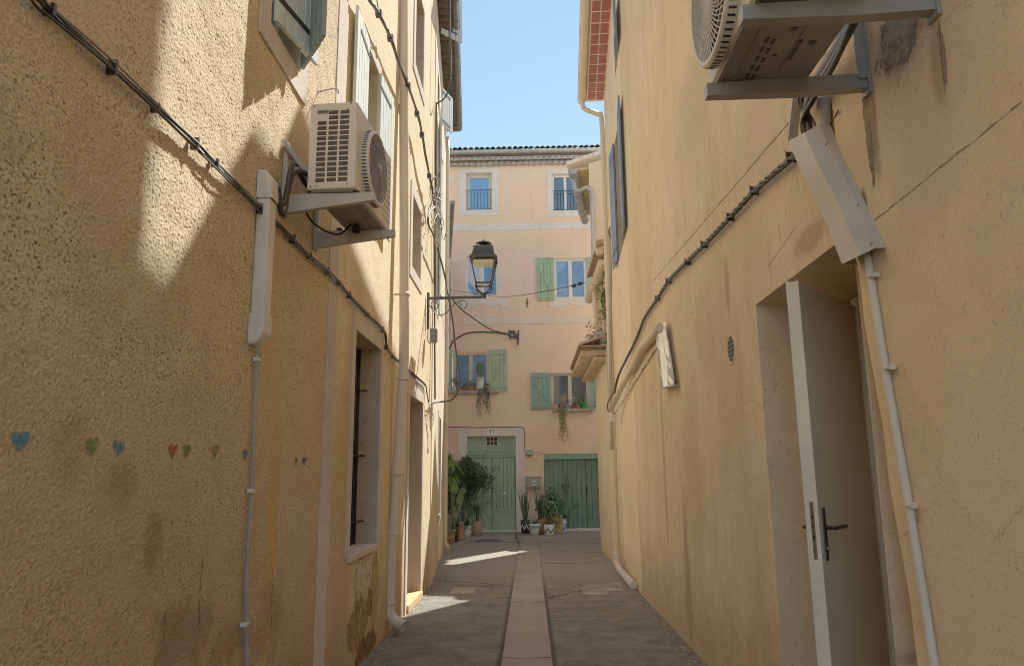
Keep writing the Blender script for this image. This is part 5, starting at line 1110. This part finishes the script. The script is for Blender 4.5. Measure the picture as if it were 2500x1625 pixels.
# ------------------------------------------------------------------ painted hearts
def heart(u, v, w_, h_, name, label, col, seed):
    rr = random.Random(seed); s, z = FL.px(u, v, .004); s0 = FL.px(u - w_ / 2, v)[0]; s1 = FL.px(u + w_ / 2, v)[0]; hw = abs(s1 - s0) / 2; hh_ = h_ / 2 / 1820 * abs(s)
    k = M('spray_' + name); X = k.xyz(); n = k.noise(55, 4, .65, k.vscale((1, 1, 1))); n2 = k.noise(24, 3)
    al = k.mr(k.ma('ADD', k.ma('MULTIPLY', n, .75), k.ma('MULTIPLY', n2, .35)), .40, .58); k.put(k.b.inputs['Alpha'], k.ma('MULTIPLY', al, .82))
    k.fin(k.mix(n2, col, tuple(x * .7 for x in col)), .9, k.bump(k.noise(42, 5, .62), .9, .02), 0, .1)
    b = MB(); pts = []
    for i in range(36):
        t = 2 * math.pi * i / 36; x = 16 * math.sin(t) ** 3 / 16; y = (13 * math.cos(t) - 5 * math.cos(2 * t) - 2 * math.cos(3 * t) - math.cos(4 * t)) / 15 + .13
        q_ = 1 + rr.uniform(-.07, .07); pts.append(FL.p(s + x * hw * q_, .0035, z + y * hh_ * q_))
    b.add([FL.p(s, .0035, z)] + pts, [[0, 1 + i, 1 + (i + 1) % 36] for i in range(36)])
    tag(b.build('painted_heart', k.m), label, 'painted heart', 'hearts sprayed along the roughcast wall')
BLU, GRN, RED = (.06, .26, .42), (.16, .29, .05), (.50, .09, .06)
heart(52, 1076, 46, 56, 'blue', 'largest blue heart sprayed on the roughcast wall, leftmost of the row', BLU, 1)
heart(226, 1090, 32, 54, 'leaf', 'green heart sprayed on roughcast between two blue hearts', GRN, 2)
heart(290, 1095, 30, 46, 'azure', 'blue heart sprayed between a green heart and the red heart', BLU, 3)
heart(423, 1101, 23, 40, 'red', 'the only red heart sprayed on the roughcast wall', RED, 4)
heart(456, 1101, 20, 38, 'sage', 'green heart touching close to the right of the red heart', (.15, .21, .07), 5)
heart(526, 1102, 18, 38, 'olive', 'faded green heart standing alone between the red heart and the grey conduit', (.15, .19, .07), 6)
heart(599, 1111, 11, 32, 'steel', 'narrow blue heart just left of the grey corrugated conduit', (.06, .17, .28), 7)
heart(723, 1128, 7, 30, 'moss', 'thin green heart right of the conduit, beside a small blue heart', (.13, .16, .05), 8)
heart(744, 1126, 10, 26, 'denim', 'small blue heart nearest the white corner strip of the roughcast wall', (.05, .16, .28), 9)
# ------------------------------------------------------------------ ground details
PATCH = paint('patch_concrete', (.29, .255, .205), .9, .25, .4, 3, dirt=(.12, .10, .085), dirtamt=.6)
def gpoly(name, px, z, mat, label, cat, kind=None):
    b = MB(); P = [PZ(u, v, z) for u, v in px]; b.poly(P)
    return tag(b.build(name, mat), label, cat, None, kind)
gpoly('concrete_patch', [(1424, 1450), (1420, 1436), (1436, 1427), (1470, 1425), (1512, 1420), (1522, 1436), (1527, 1441), (1484, 1443), (1483, 1451), (1455, 1452)], .004, PATCH, 'irregular pale concrete patch in the road by the outlet pipe', 'patch', 'structure')
b = MB(); P = [PZ(u, v, .006) for u, v in ((1095, 1448), (1107, 1434), (1159, 1435), (1155, 1449))]; c_ = sum(P, Vector()) / 4; b.poly(P); o_ = tag(b.build('drain_cover', paint('cover_steel', (.30, .27, .23), .6, .2, .3, 9, dirt=(.12, .10, .09), dirtamt=.4)), 'square pale drain cover set in the road on the sunlit left side', 'drain cover')
b = MB(); E0, E1 = (P[1] - P[0]), (P[3] - P[0])
for i in range(1, 8): a_ = P[0] + E0 * (i / 8.5) + E1 * .08; b.bar(a_ + Vector((0, 0, .0015)), a_ + E1 * .84 + Vector((0, 0, .0015)), .012, .002)
b.build('slots', m_gcable, o_)
c_ = PZ(1190, 1318, .006); b = MB(); b.lathe([(.36, 0), (.36, .004), (.31, .004), (.31, -.004), (.0, -.004)], c_, 28); tag(b.build('manhole_cover', paint('manhole_iron', (.10, .09, .08), .6, .2, .4, 12)), 'round iron manhole cover in the road before the green door', 'manhole cover')
rr = random.Random(14); m_lit = [paint('dry_petal', (.45, .36, .12), .8, .2, 0), paint('pale_scrap', (.62, .58, .52), .8, .1, 0), paint('brown_leaf', (.16, .10, .05), .8, .2, 0)]
b = MB()
def bit(x, y, s, mi):
    a = rr.uniform(0, 6.28); dx, dy = math.cos(a) * s, math.sin(a) * s; z = .006 + rr.random() * .004
    b.add([(x - dx, y - dy, z), (x - dy * .5, y + dx * .5, z + s * rr.uniform(.1, .5)), (x + dx, y + dy, z), (x + dy * .5, y - dx * .5, z + s * rr.uniform(0, .3))], [[0, 1, 2, 3]], False, mi)
for i in range(260):
    c0_ = PZ(1506, 1502, 0); bit(c0_.x + rr.gauss(0, .14), c0_.y + rr.gauss(0, .22), rr.uniform(.006, .014), 0)
for i in range(150): bit(rr.uniform(.2, 1.45), rr.uniform(6.2, 12), rr.uniform(.004, .012), rr.choice((0, 1, 2, 2)))
for i in range(70): bit(rr.uniform(-1.45, -.3), rr.uniform(6.2, 12), rr.uniform(.004, .01), rr.choice((1, 2, 2)))
for i in range(560):
    sd_ = rr.choice((-1, 1)); yy = rr.uniform(6, 15.5); bit(sd_ * (1.46 + (-.02 if sd_ > 0 else -.0) - abs(rr.gauss(0, .06))), yy, rr.uniform(.006, .024), rr.choice((1, 2, 2, 0)))
for i in range(90): bit(-.29 - abs(rr.gauss(0, .03)) if rr.random() < .5 else .19 + abs(rr.gauss(0, .03)), rr.uniform(6.3, 13), rr.uniform(.004, .009), rr.choice((1, 2, 2)))
tag(b.build('litter', m_lit), 'scattered yellow petals and pale scraps on the road', 'litter', None, 'stuff')
# ------------------------------------------------------------------ plants
G_dk = leafm('olive_leaf', (.035, .062, .035), (.085, .12, .065), .55); G_mid = leafm('mid_leaf', (.045, .10, .03), (.10, .19, .06)); G_br = leafm('bright_leaf', (.12, .24, .03), (.24, .38, .06)); G_san = leafm('spear_leaf', (.04, .075, .03), (.10, .15, .06)); G_gry = leafm('grey_cactus', (.12, .15, .10), (.24, .27, .19)); G_yel = leafm('yellow_leaf', (.22, .20, .05), (.34, .30, .08)); G_red = leafm('russet_leaf', (.10, .06, .035), (.16, .10, .06)); G_bl = leafm('blue_green_leaf', (.05, .12, .085), (.11, .20, .13))
m_bark = paint('bark', (.10, .085, .07), .9, .25, .5, 14); m_soil = paint('soil', (.04, .03, .022), .95, .2, .3)
m_tc = paint('terracotta', (.46, .20, .11), .8, .15, .1, 8, dirt=(.50, .36, .27), dirtamt=.35); m_tan = paint('tan_pot', (.46, .29, .17), .8, .15, .1, 8); m_wp = paint('white_pot', (.74, .72, .68), .5, .06, .02); m_bp = paint('black_pot', (.02, .02, .022), .5, .1, 0); m_wood = paint('planter_wood', (.50, .32, .15), .7, .2, .1, 6); m_tw = paint('brown_pot', (.36, .17, .085), .75, .15, .08)
def pot(parent, c, r0, r1, h, mat, rim=.0, name='pot'):
    b = MB(); pr = [(0, 0), (r0, 0), (r0 + (r1 - r0) * .5, h * .5), (r1, h - (rim or .0))]
    if rim: pr += [(r1 + .012, h - rim), (r1 + .014, h)]
    else: pr += [(r1, h)]
    pr += [(r1 - .012, h), (r1 - .02, h - .03), (0, h - .03)]
    b.lathe(pr, c, 18); return b.build(name, mat, parent)
def blade(b, base, tip, w_, bend=0.0, mi=0):
    base, tip = Vector(base), Vector(tip); d = tip - base; sd_ = d.cross(Vector((rr.uniform(-1, 1), rr.uniform(-1, 1), .1))).normalized(); L = d.length; P = []
    for i in range(5):
        t = i / 4; c_ = base.lerp(tip, t) + Vector((0, 0, bend * L * (t - t * t) * 2)); ww = w_ * (.7 + .6 * t if t < .5 else 1.0 * (1 - (t - .5) * 1.9)); P += [c_ - sd_ * ww, c_ + sd_ * ww]
    b.add(P, [[2 * i, 2 * i + 1, 2 * i + 3, 2 * i + 2] for i in range(4)], False, mi)
def leaf(b, c, d, L, w_, mi=0):
    d = Vector(d).normalized(); s_ = d.orthogonal().normalized(); s_.rotate(Matrix.Rotation(rr.uniform(0, 6.28), 3, d)); n_ = d.cross(s_)
    b.add([c, c + d * L * .5 + s_ * w_ + n_ * w_ * .3, c + d * L, c + d * L * .5 - s_ * w_ + n_ * w_ * .3], [[0, 1, 2, 3]], False, mi)
def rnd_dir(up=.3): return Vector((rr.gauss(0, 1), rr.gauss(0, 1), rr.gauss(0, 1) + up)).normalized()
PG = 'potted plants standing at the foot of the peach facade'
def gp(u, v): return PZ(u, v, 0)
def wdt(px, c): return px * c.y / 1820
def potted(u, vb, vt, wpx, label, mat, name='potted_plant', taper=.72, rim=0.0, grp=PG):
    c = gp(u, vb); r1 = wdt(wpx, c) / 2; h = (vb - vt) / 1820 * c.y; t = thing(name, label, 'potted plant', c, grp); p_ = pot(t, c, r1 * taper, r1, h, mat, rim); b = MB(); b.disc(c + Vector((0, 0, h - .028)), r1 - .02, (0, 0, 1), 14); b.build('soil', m_soil, t); return t, c, r1, h, p_
def spears(t, c, r, h, H, n, mat, w_=.022, spread=.25, bend=0, name='leaves'):
    b = MB()
    for i in range(n):
        a = rr.uniform(0, 6.28); q_ = rr.uniform(0, r * .6); bs = c + Vector((math.cos(a) * q_, math.sin(a) * q_, h - .03)); hh_ = H * rr.uniform(.5, 1.0); sp = spread * rr.uniform(.2, 1) * hh_
        blade(b, bs, bs + Vector((math.cos(a) * sp, math.sin(a) * sp, hh_)), w_, bend)
    return b.build(name, mat, t)
def rosette(t, c, h, R_, n, mat, w_=.02, droop=.5, name='leaves', z0=0):
    b = MB()
    for i in range(n):
        a = rr.uniform(0, 6.28); e = rr.uniform(-.1, 1.25); L = R_ * rr.uniform(.7, 1.1); d = Vector((math.cos(a) * math.cos(e), math.sin(a) * math.cos(e), math.sin(e))); bs = c + Vector((0, 0, h + z0 + rr.uniform(-.04, .04)))
        P = []; sd_ = Vector((-math.sin(a), math.cos(a), 0))
        for j in range(6):
            tt = j / 5; q_ = bs + d * L * tt - Vector((0, 0, droop * L * tt * tt * math.cos(e))); ww = w_ * (1 - tt * .92) * (1 if tt > .1 else .7); P += [q_ - sd_ * ww, q_ + sd_ * ww]
        b.add(P, [[2 * j, 2 * j + 1, 2 * j + 3, 2 * j + 2] for j in range(5)])
    return b.build(name, mat, t)
def cloud(t, c, rad, n, mat, L=.05, w_=.012, clumps=14, name='leaves', up=.3):
    b = MB(); cs_ = [(c + Vector((rr.gauss(0, .5) * rad[0], rr.gauss(0, .5) * rad[1], rr.gauss(0, .5) * rad[2])), rr.uniform(.25, .5)) for _ in range(clumps)]
    for i in range(n):
        cc, s_ = rr.choice(cs_); d = rnd_dir(up); p_ = cc + Vector((d.x * rad[0], d.y * rad[1], d.z * rad[2])) * s_ * rr.random() ** .4; leaf(b, p_, d + rnd_dir() * .7, L * rr.uniform(.6, 1.2), w_)
    return b.build(name, mat, t)
def pads(t, c, h, spec, mat, name='pads'):
    b = MB()
    for (dx, dy, dz, ln, wd_, ang) in spec:
        p_ = c + Vector((dx, dy, h + dz)); A = Vector((math.sin(ang), .2 * math.sin(dx * 40), math.cos(ang))).normalized(); S2 = A.cross(Vector((0, 1, .2))).normalized(); N2 = A.cross(S2); n = 12; vs = []
        for k_, th in ((0, -.012), (1, .012)):
            for i in range(n): an = 2 * math.pi * i / n; vs.append(p_ + A * (ln / 2 + math.cos(an) * ln / 2) + S2 * math.sin(an) * wd_ / 2 * (1 + .15 * math.cos(an)) + N2 * th)
        b.add(vs, [list(range(n))[::-1], list(range(n, 2 * n))] + [[i, (i + 1) % n, n + (i + 1) % n, n + i] for i in range(n)], False)
    return b.build(name, mat, t)
def zigzag(p_, c, r0, r1, h, mat, zc=.5, amp=.16, th=.13, n=7):
    b = MB(); K = n * 2
    R_ = lambda f: r0 + (r1 - r0) * f + .003
    for i in range(K):
        a0, a1 = 2 * math.pi * i / K, 2 * math.pi * (i + 1) / K; f0 = zc + amp * (1 if i % 2 else -1); f1 = zc + amp * (-1 if i % 2 else 1)
        for j in range(4):
            t0, t1 = j / 4, (j + 1) / 4; q_ = lambda t, o_: (lambda f, a: c + Vector((math.cos(a) * R_(f), math.sin(a) * R_(f), f * h)))(f0 + (f1 - f0) * t + o_, a0 + (a1 - a0) * t)
            b.quad(q_(t0, -th / 2), q_(t1, -th / 2), q_(t1, th / 2), q_(t0, th / 2))
    return b.build('zigzag_band', mat, p_)
# right hand group
t, c, r, h, p_ = potted(1283, 1301, 1270, 24, 'black pot with white zigzag holding tall thin stems, below the mailbox left side', m_bp, 'spear_plant', .8); zigzag(p_, c, r * .8, r, h, m_wp); spears(t, c, r, h, 1.05, 26, G_san, .020, .28)
t, c, r, h, p_ = potted(1306, 1306, 1279, 27, 'white flowerpot with a rim and a low agave hanging over its edge', m_wp, 'agave_plant', .66, .06); rosette(t, c, h, .34, 34, G_bl, .022, .35, z0=-.05)
t, c, r, h, p_ = potted(1322, 1303, 1268, 22, 'brown square-rimmed pot with tall pencil stems, behind the white flowerpot', m_tw, 'pencil_plant', .85, .12); spears(t, c, r, h, 1.12, 40, G_san, .017, .30)
t, c, r, h, p_ = potted(1341, 1305, 1280, 25, 'white pot with bold black zigzag and dark reddish stems', m_wp, 'zigzag_potted_plant', .95); zigzag(p_, c, r * .95, r, h, m_bp, .42, .2, .17, 5); spears(t, c, r, h, .34, 20, G_red, .014, .2, name='stems'); rosette(t, c, h, .42, 40, G_mid, .03, .5, z0=.35)
c = gp(1358, 1303); t = thing('wooden_planter', 'tall wooden slat planter with yellowing leaves spilling from its top', 'planter', c, PG)
b = MB()
for i, x in enumerate((-.145, -.05, .05, .145)): b.box(c.x + x - .04, c.x + x + .04, c.y - .12, c.y - .10, 0, .50 - (.03 if i in (1, 2) else -.02)); b.box(c.x + x - .04, c.x + x + .04, c.y + .10, c.y + .12, 0, .47)
b.box(c.x - .185, c.x - .165, c.y - .1, c.y + .1, 0, .47); b.box(c.x + .165, c.x + .185, c.y - .1, c.y + .1, 0, .47); b.build('slats', m_wood, t, .004)
b = MB(); b.box(c.x - .16, c.x + .16, c.y - .1, c.y + .1, .38, .42); b.build('soil', m_soil, t); cloud(t, c + Vector((-.02, -.1, .36)), (.16, .10, .28), 150, G_yel, .09, .022, 8); rosette(t, c, .55, .42, 40, G_mid, .03, .6, 'green_leaves')
t, c, r, h, p_ = potted(1373, 1300, 1267, 20, 'narrow white zigzag pot with a tall prickly pear against the garage door', m_wp, 'prickly_pear', .95); zigzag(p_, c, r * .95, r, h, m_bp, .45, .2, .17, 5)
pads(t, c, h, [(0, 0, 0, .30, .15, .1), (-.03, .02, .27, .28, .16, -.25), (.05, 0, .26, .26, .15, .35), (.08, .02, .48, .30, .15, .2), (-.08, 0, .50, .26, .15, -.3), (.14, 0, .74, .30, .15, .12), (.11, .02, .74, .26, .13, -.35), (.17, 0, 1.0, .24, .12, -.2), (.22, 0, .22, .16, .10, 1.0), (.35, 0, .30, .20, .12, .9), (.16, .0, .05, .2, .1, .7), (-.1, -.02, .2, .2, .12, -.8)], leafm('prickly_green', (.04, .085, .04), (.09, .15, .07)))
b = MB()
for i in range(9):
    a = rr.uniform(0, 6.28); q_ = c + Vector((-.16 + rr.uniform(-.12, .1), -.05, .62 + rr.uniform(-.2, .25))); d = Vector((math.cos(a), -.4, .2 * math.sin(a))); leaf(b, q_, d, .30, .085)
b.build('broad_leaves', leafm('dark_broad_leaf', (.025, .07, .045), (.06, .12, .08), .3), t)
c = gp(1345, 1300); t = thing('leafy_filler', 'dark leafy bush behind the zigzag pots against the garage door', 'potted plant', Vector((c.x, c.y + .25, 0)), PG); pot(t, Vector((c.x, c.y + .25, 0)), .10, .13, .26, m_bp); cloud(t, Vector((c.x + .02, c.y + .22, .70)), (.30, .16, .42), 620, leafm('filler_leaf', (.03, .075, .035), (.08, .15, .07), .4), .10, .026, 14)
# left hand group
t, c, r, h, p_ = potted(1092, 1334, 1311, 18, 'small terracotta pot in front with a thin branching cactus, nearest the drainpipe foot', m_tc, 'small_cactus', .75, .05); spears(t, c, r, h, .6, 8, G_gry, .022, .35, name='stems')
t, c, r, h, p_ = potted(1102, 1326, 1293, 20, 'tan pot with grey finger cactus standing behind the small terracotta pot', m_tan, 'finger_cactus', .75, .05)
b = MB()
for i in range(9): a = rr.uniform(0, 6.28); q_ = c + Vector((math.cos(a) * .05, math.sin(a) * .05, h - .03)); e_ = q_ + Vector((math.cos(a) * rr.uniform(.05, .28), math.sin(a) * .1, rr.uniform(.35, .75))); b.tube([q_, q_.lerp(e_, .5) + Vector((0, 0, .05)), e_], .03, 8, rs=[.026, .034, .012])
b.build('stems', G_gry, t)
t, c, r, h, p_ = potted(1111, 1322, 1287, 18, 'black plastic pot with column cactus, left of the ringed terracotta pot', m_bp, 'column_cactus', .85)
b = MB()
for i in range(5): a = rr.uniform(0, 6.28); q_ = c + Vector((math.cos(a) * .06, math.sin(a) * .06, h - .03)); H_ = rr.uniform(.7, 1.35); b.tube([q_, q_ + Vector((.01, 0, H_ * .5)), q_ + Vector((.02 * math.cos(a), 0, H_ * .93)), q_ + Vector((.02 * math.cos(a), 0, H_))], .05, 8, rs=[.045, .055, .05, .02])
b.build('columns', leafm('column_green', (.05, .095, .05), (.11, .16, .09)), t); pads(t, c, h, [(.08, -.05, .55, .26, .18, .3), (.02, -.05, .8, .24, .18, -.2), (.14, -.05, .78, .2, .16, .5)], leafm('pad_green', (.08, .16, .05), (.15, .24, .08)))
c = gp(1123, 1318); t = thing('ringed_pot_plant', 'ringed brick coloured terracotta pot with grey foliage beside the white pot', 'potted plant', c, PG)
b = MB(); pr = [(0, 0), (.085, 0)]
for i in range(7): pr += [(.098, .03 + i * .06), (.098, .06 + i * .06), (.088, .065 + i * .06), (.088, .085 + i * .06)]
pr += [(.07, .47), (0, .44)]; b.lathe(pr, c, 16); b.build('pot', m_tc, t); cloud(t, c + Vector((0, 0, .62)), (.2, .16, .22), 260, leafm('sage_leaf', (.08, .10, .075), (.17, .19, .14)), .06, .010, 9)
t, c, r, h, p_ = potted(1140, 1312, 1284, 17, 'white pot with dark leafy plant, left of the yucca', m_wp, 'leafy_plant', .7, .04); rosette(t, c, h, .3, 40, leafm('deep_green', (.02, .055, .035), (.05, .10, .06), .4), .03, .4); cloud(t, c + Vector((-.02, .1, h + .45)), (.22, .16, .35), 260, G_dk, .07, .014, 9)
t, c, r, h, p_ = potted(1164, 1307, 1272, 22, 'tan pot with a spiky yucca before the green door', m_tan, 'yucca_plant', .95); rosette(t, c, h, .50, 70, G_mid, .022, .75, z0=.22); b = MB(); b.tube([c + Vector((0, 0, h - .03)), c + Vector((.01, 0, h + .28))], .025, 8); b.build('stem', m_bark, t)
b = MB(); q0 = c + Vector((.1, 0, h + .3)); b.tube(spline([q0, q0 + Vector((.12, 0, .10)), q0 + Vector((.22, 0, .2)), q0 + Vector((.30, 0, .34))], 4), .006, 5)
for i in range(6): leaf(b, q0 + Vector((.08 + .04 * i, 0, .07 + .045 * i)), Vector((1, -.3, .8)), .09, .02)
b.build('flower_shoot', G_dk, t)
# olive tree in a pot, bright shrub and hanging foliage
c = gp(1126, 1305); c.y += .5; t = thing('olive_tree', 'bushy dark olive tree in a pot, spreading before the left side of the green door', 'tree', c, None)
pot(t, c, .14, .19, .38, m_bp); b = MB(); q0 = c + Vector((0, 0, .35)); q1 = c + Vector((.04, 0, 1.15)); b.tube([q0, c + Vector((-.02, 0, .7)), q1], .04, 8, rs=[.045, .036, .03])
cr = PY(1148, 1160, c.y)
for i in range(14): d = Vector((rr.gauss(0, .4), rr.gauss(0, .3), rr.uniform(.0, .8))); e_ = cr + Vector((d.x * .6, d.y * .6, -.1 + d.z * .35)); b.tube([q1, q1.lerp(e_, .5) + Vector((0, 0, .05)), e_], .012, 5, rs=[.018, .011, .004])
b.build('trunk', m_bark, t)
b = MB(); cl = []
for i in range(60):
    d = rnd_dir(.05); q_ = rr.random() ** .5; cl.append((cr + Vector((d.x * .56 * q_, d.y * .42 * q_, d.z * .55 * q_ + .02)), rr.uniform(.10, .2)))
for cc, s_ in cl:
    for i in range(80): d = rnd_dir(.35); leaf(b, cc + d * s_ * rr.random() ** .5, d + Vector((0, 0, .3)), .085 * rr.uniform(.7, 1.2), .0145)
for i in range(12):
    a = rr.uniform(-.3, 3.4); q_ = cr + Vector((.6 * math.cos(a), rr.uniform(-.2, .2), .5 * math.sin(a))); d = (q_ - cr).normalized() + Vector((0, 0, .5))
    for j in range(12): leaf(b, q_ + d * .018 * j, d + rnd_dir() * .9, .07, .013)
for i in range(34):
    cc = Vector((cr.x - rr.uniform(-.05, .55), cr.y + rr.uniform(-.1, .2), rr.uniform(.75, 1.6)))
    for j in range(70): d = rnd_dir(.35); leaf(b, cc + d * .2 * rr.random() ** .5, d, .08 * rr.uniform(.7, 1.2), .014)
b.build('crown', G_dk, t)
c = gp(1100, 1312); c.y += .55; t = thing('bright_shrub', 'bright yellow green strappy shrub at the left edge behind the olive tree', 'shrub', c, None); pot(t, c, .14, .18, .4, m_bp); b = MB(); b.tube([c + Vector((0, 0, .35)), c + Vector((-.02, 0, 1.9))], .03, 7); b.build('stem', m_bark, t)
q_ = PY(1098, 1135, c.y); rosette(t, Vector((q_.x, q_.y, 0)), q_.z + .1, .46, 110, G_br, .03, .8); rosette(t, Vector((q_.x + .08, q_.y, 0)), q_.z - .35, .42, 80, G_br, .028, .9, 'lower_leaves'); cloud(t, Vector((c.x + .02, c.y, .95)), (.26, .2, .62), 1500, G_dk, .09, .02, 20, 'shade_leaves')
# window sill pots
SG = 'small flowerpots lined up on the window sills'
def sillpot(u, vb, hpx, wpx, label, mat, plant, name='sill_plant'):
    q_ = FF.w(u, vb, .08); r1 = wpx * 22 / 1820 / 2; h = hpx * 22 / 1820; t = thing(name, label, 'potted plant', q_, SG); pot(t, q_, r1 * .75, r1, h, mat, .02)
    if plant: plant(t, q_, r1, h)
    return t
zs = hLL[2]; vL = 955
sillpot(1109, vL, 12, 11, 'pale pot with a round green tuft, at the left end of the left sill', m_wp, lambda t, q, r, h: (cloud(t, q + Vector((0, 0, h + .12)), (.12, .1, .14), 170, G_mid, .05, .012, 8)))
sillpot(1121, vL, 13, 13, 'grey brown pot left of the small red pot on the left sill', m_tan, lambda t, q, r, h: rosette(t, q, h, .14, 20, G_gry, .01, .3))
sillpot(1133, vL, 11, 11, 'small red pot with thin curling stems on the left sill', paint('red_pot', (.42, .10, .07), .7, .1, .05), lambda t, q, r, h: spears(t, q, r, h, .26, 10, G_san, .007, .5, .2))
sillpot(1150, vL, 12, 18, 'wide clay bowl with a spiky succulent on the left sill', m_tc, lambda t, q, r, h: (rosette(t, q, h, .17, 46, G_gry, .013, .15), cloud(t, q + Vector((0, 0, h + .06)), (.16, .08, .10), 90, G_mid, .05, .012, 6)))
sillpot(1160, vL, 10, 8, 'narrow brown pot squeezed beside the big white pot on the left sill', m_tw, lambda t, q, r, h: rosette(t, q, h, .10, 14, G_mid, .01, .3))
sillpot(1172, vL, 34, 21, 'large white pot with an upright cactus bush, right of the left sill', m_wp, lambda t, q, r, h: (pads(t, q, h, [(0, 0, 0, .18, .11, 0), (-.05, 0, .12, .17, .11, -.3), (.05, 0, .12, .17, .1, .3), (0, 0, .22, .18, .11, .1), (-.06, 0, .25, .14, .09, -.25), (.06, 0, .26, .16, .09, .2), (.02, 0, .36, .14, .09, .05), (-.03, 0, .36, .13, .08, -.2)], leafm('bush_cactus', (.03, .06, .04), (.07, .11, .07)))))
def trailing(t, q, n, L, mat, w_, lf, spread, back=.0):
    b = MB()
    for i in range(n):
        x = rr.uniform(-spread, spread); P = [q + Vector((x * .5, 0, 0)), q + Vector((x * .8, -.09, .02))]; ll = L * rr.uniform(.45, 1)
        for j in range(1, 9): P.append(q + Vector((x + .03 * math.sin(j * .9 + i), -.10 + rr.uniform(-.01, .01), -ll * j / 8)))
        b.tube(P, w_, 4, 0, False)
        for p_ in P[1:]:
            for _ in range(lf): leaf(b, p_ + rnd_dir() * .02, rnd_dir(-.3), .05, .010)
    return b.build('trailing_stems', mat, t)
q_ = FF.w(1182, 955, .10); t = thing('trailing_plant', 'trailing plant with long thin stems hanging below the left window sill', 'potted plant', q_, SG); pot(t, q_ + Vector((.12, 0, 0)), .07, .09, .15, m_tan); rosette(t, q_ + Vector((.10, 0, 0)), .15, .26, 70, leafm('trail_green', (.05, .08, .045), (.11, .14, .09)), .010, 1.1); trailing(t, q_ + Vector((.0, 0, .04)), 26, .85, leafm('trail_brown', (.05, .065, .045), (.10, .11, .08)), .0035, 2, .2)
vR = 999
sillpot(1356, vR, 14, 15, 'peach coloured pot at the left end of the right sill', paint('peach_pot', (.60, .36, .22), .7, .1, .05), lambda t, q, r, h: rosette(t, q, h, .13, 22, G_red, .012, .4))
sillpot(1384, vR, 13, 12, 'slate grey pot in the middle of the right sill', paint('slate_pot', (.20, .23, .27), .6, .1, .05), lambda t, q, r, h: cloud(t, q + Vector((0, 0, h + .03)), (.08, .07, .06), 60, G_gry, .04, .012, 5))
sillpot(1398, vR, 11, 10, 'small dark red pot with a pale flower on the right sill', paint('wine_pot', (.25, .06, .05), .7, .1, .05), lambda t, q, r, h: cloud(t, q + Vector((0, 0, h + .07)), (.08, .06, .10), 70, leafm('pale_flower', (.45, .30, .22), (.60, .45, .34)), .045, .016, 5))
sillpot(1411, vR, 10, 11, 'terracotta pot with a small green plant left of the bright green pot', m_tc, lambda t, q, r, h: cloud(t, q + Vector((0, 0, h + .09)), (.12, .08, .13), 110, G_mid, .06, .015, 7))
sillpot(1427, vR, 15, 15, 'bright green plastic pot holding a thin spotted cactus on the right sill', paint('green_plastic', (.03, .33, .05), .4, .05, .02), lambda t, q, r, h: spears(t, q, r, h, .42, 5, G_san, .014, .1))
q_ = FF.w(1373, 998, .10); t = thing('ivy_plant', 'variegated ivy trailing down the facade from the right window sill', 'potted plant', q_, SG); pot(t, q_, .06, .075, .12, m_tw); cloud(t, q_ + Vector((0, 0, .16)), (.13, .08, .08), 120, leafm('orange_leaf', (.22, .17, .08), (.40, .30, .14)), .05, .016, 8); trailing(t, q_ + Vector((0, 0, .05)), 12, 1.0, leafm('ivy_leaf', (.06, .10, .035), (.18, .22, .09)), .004, 5, .10)
# flowerpots and greenery above the annex canopy
pc = PY(1476, 838, 14.3); t = thing('canopy_pot', 'grey green pot with pinkish succulents standing on the tiled canopy', 'potted plant', pc); pot(t, pc, .09, .13, .21, paint('celadon_pot', (.30, .36, .31), .6, .1, .05), .03); cloud(t, pc + Vector((-.12, 0, .22)), (.22, .1, .2), 190, leafm('pink_succulent', (.26, .15, .12), (.42, .28, .22)), .05, .02, 9)
p1_ = PY(1462, 826, 14.6); t = thing('succulent_clump', 'dusty pink succulent clump along the edge of the tiled canopy', 'plant', p1_); cloud(t, p1_ + Vector((-.06, 0, .0)), (.2, .25, .12), 150, leafm('dusty_pink', (.28, .17, .13), (.45, .30, .24)), .05, .02, 8)
p1_ = PY(1466, 735, 15.0); t = thing('climbing_plant', 'leafy climber hanging on the wall above the tiled canopy', 'plant', Vector((1.6, 15, 4.3))); cloud(t, p1_ + Vector((.05, 0, 0)), (.09, .3, .55), 380, leafm('climber_leaf', (.06, .10, .03), (.16, .20, .07)), .08, .025, 14)
b = MB(); b.tube(spline([Vector((1.58, 14.9, 4.3)), p1_ + Vector((.08, 0, -.2)), p1_ + Vector((.06, .1, .3)), p1_ + Vector((.08, .0, .6))], 5), .008, 5); b.build('stem', m_bark, t)
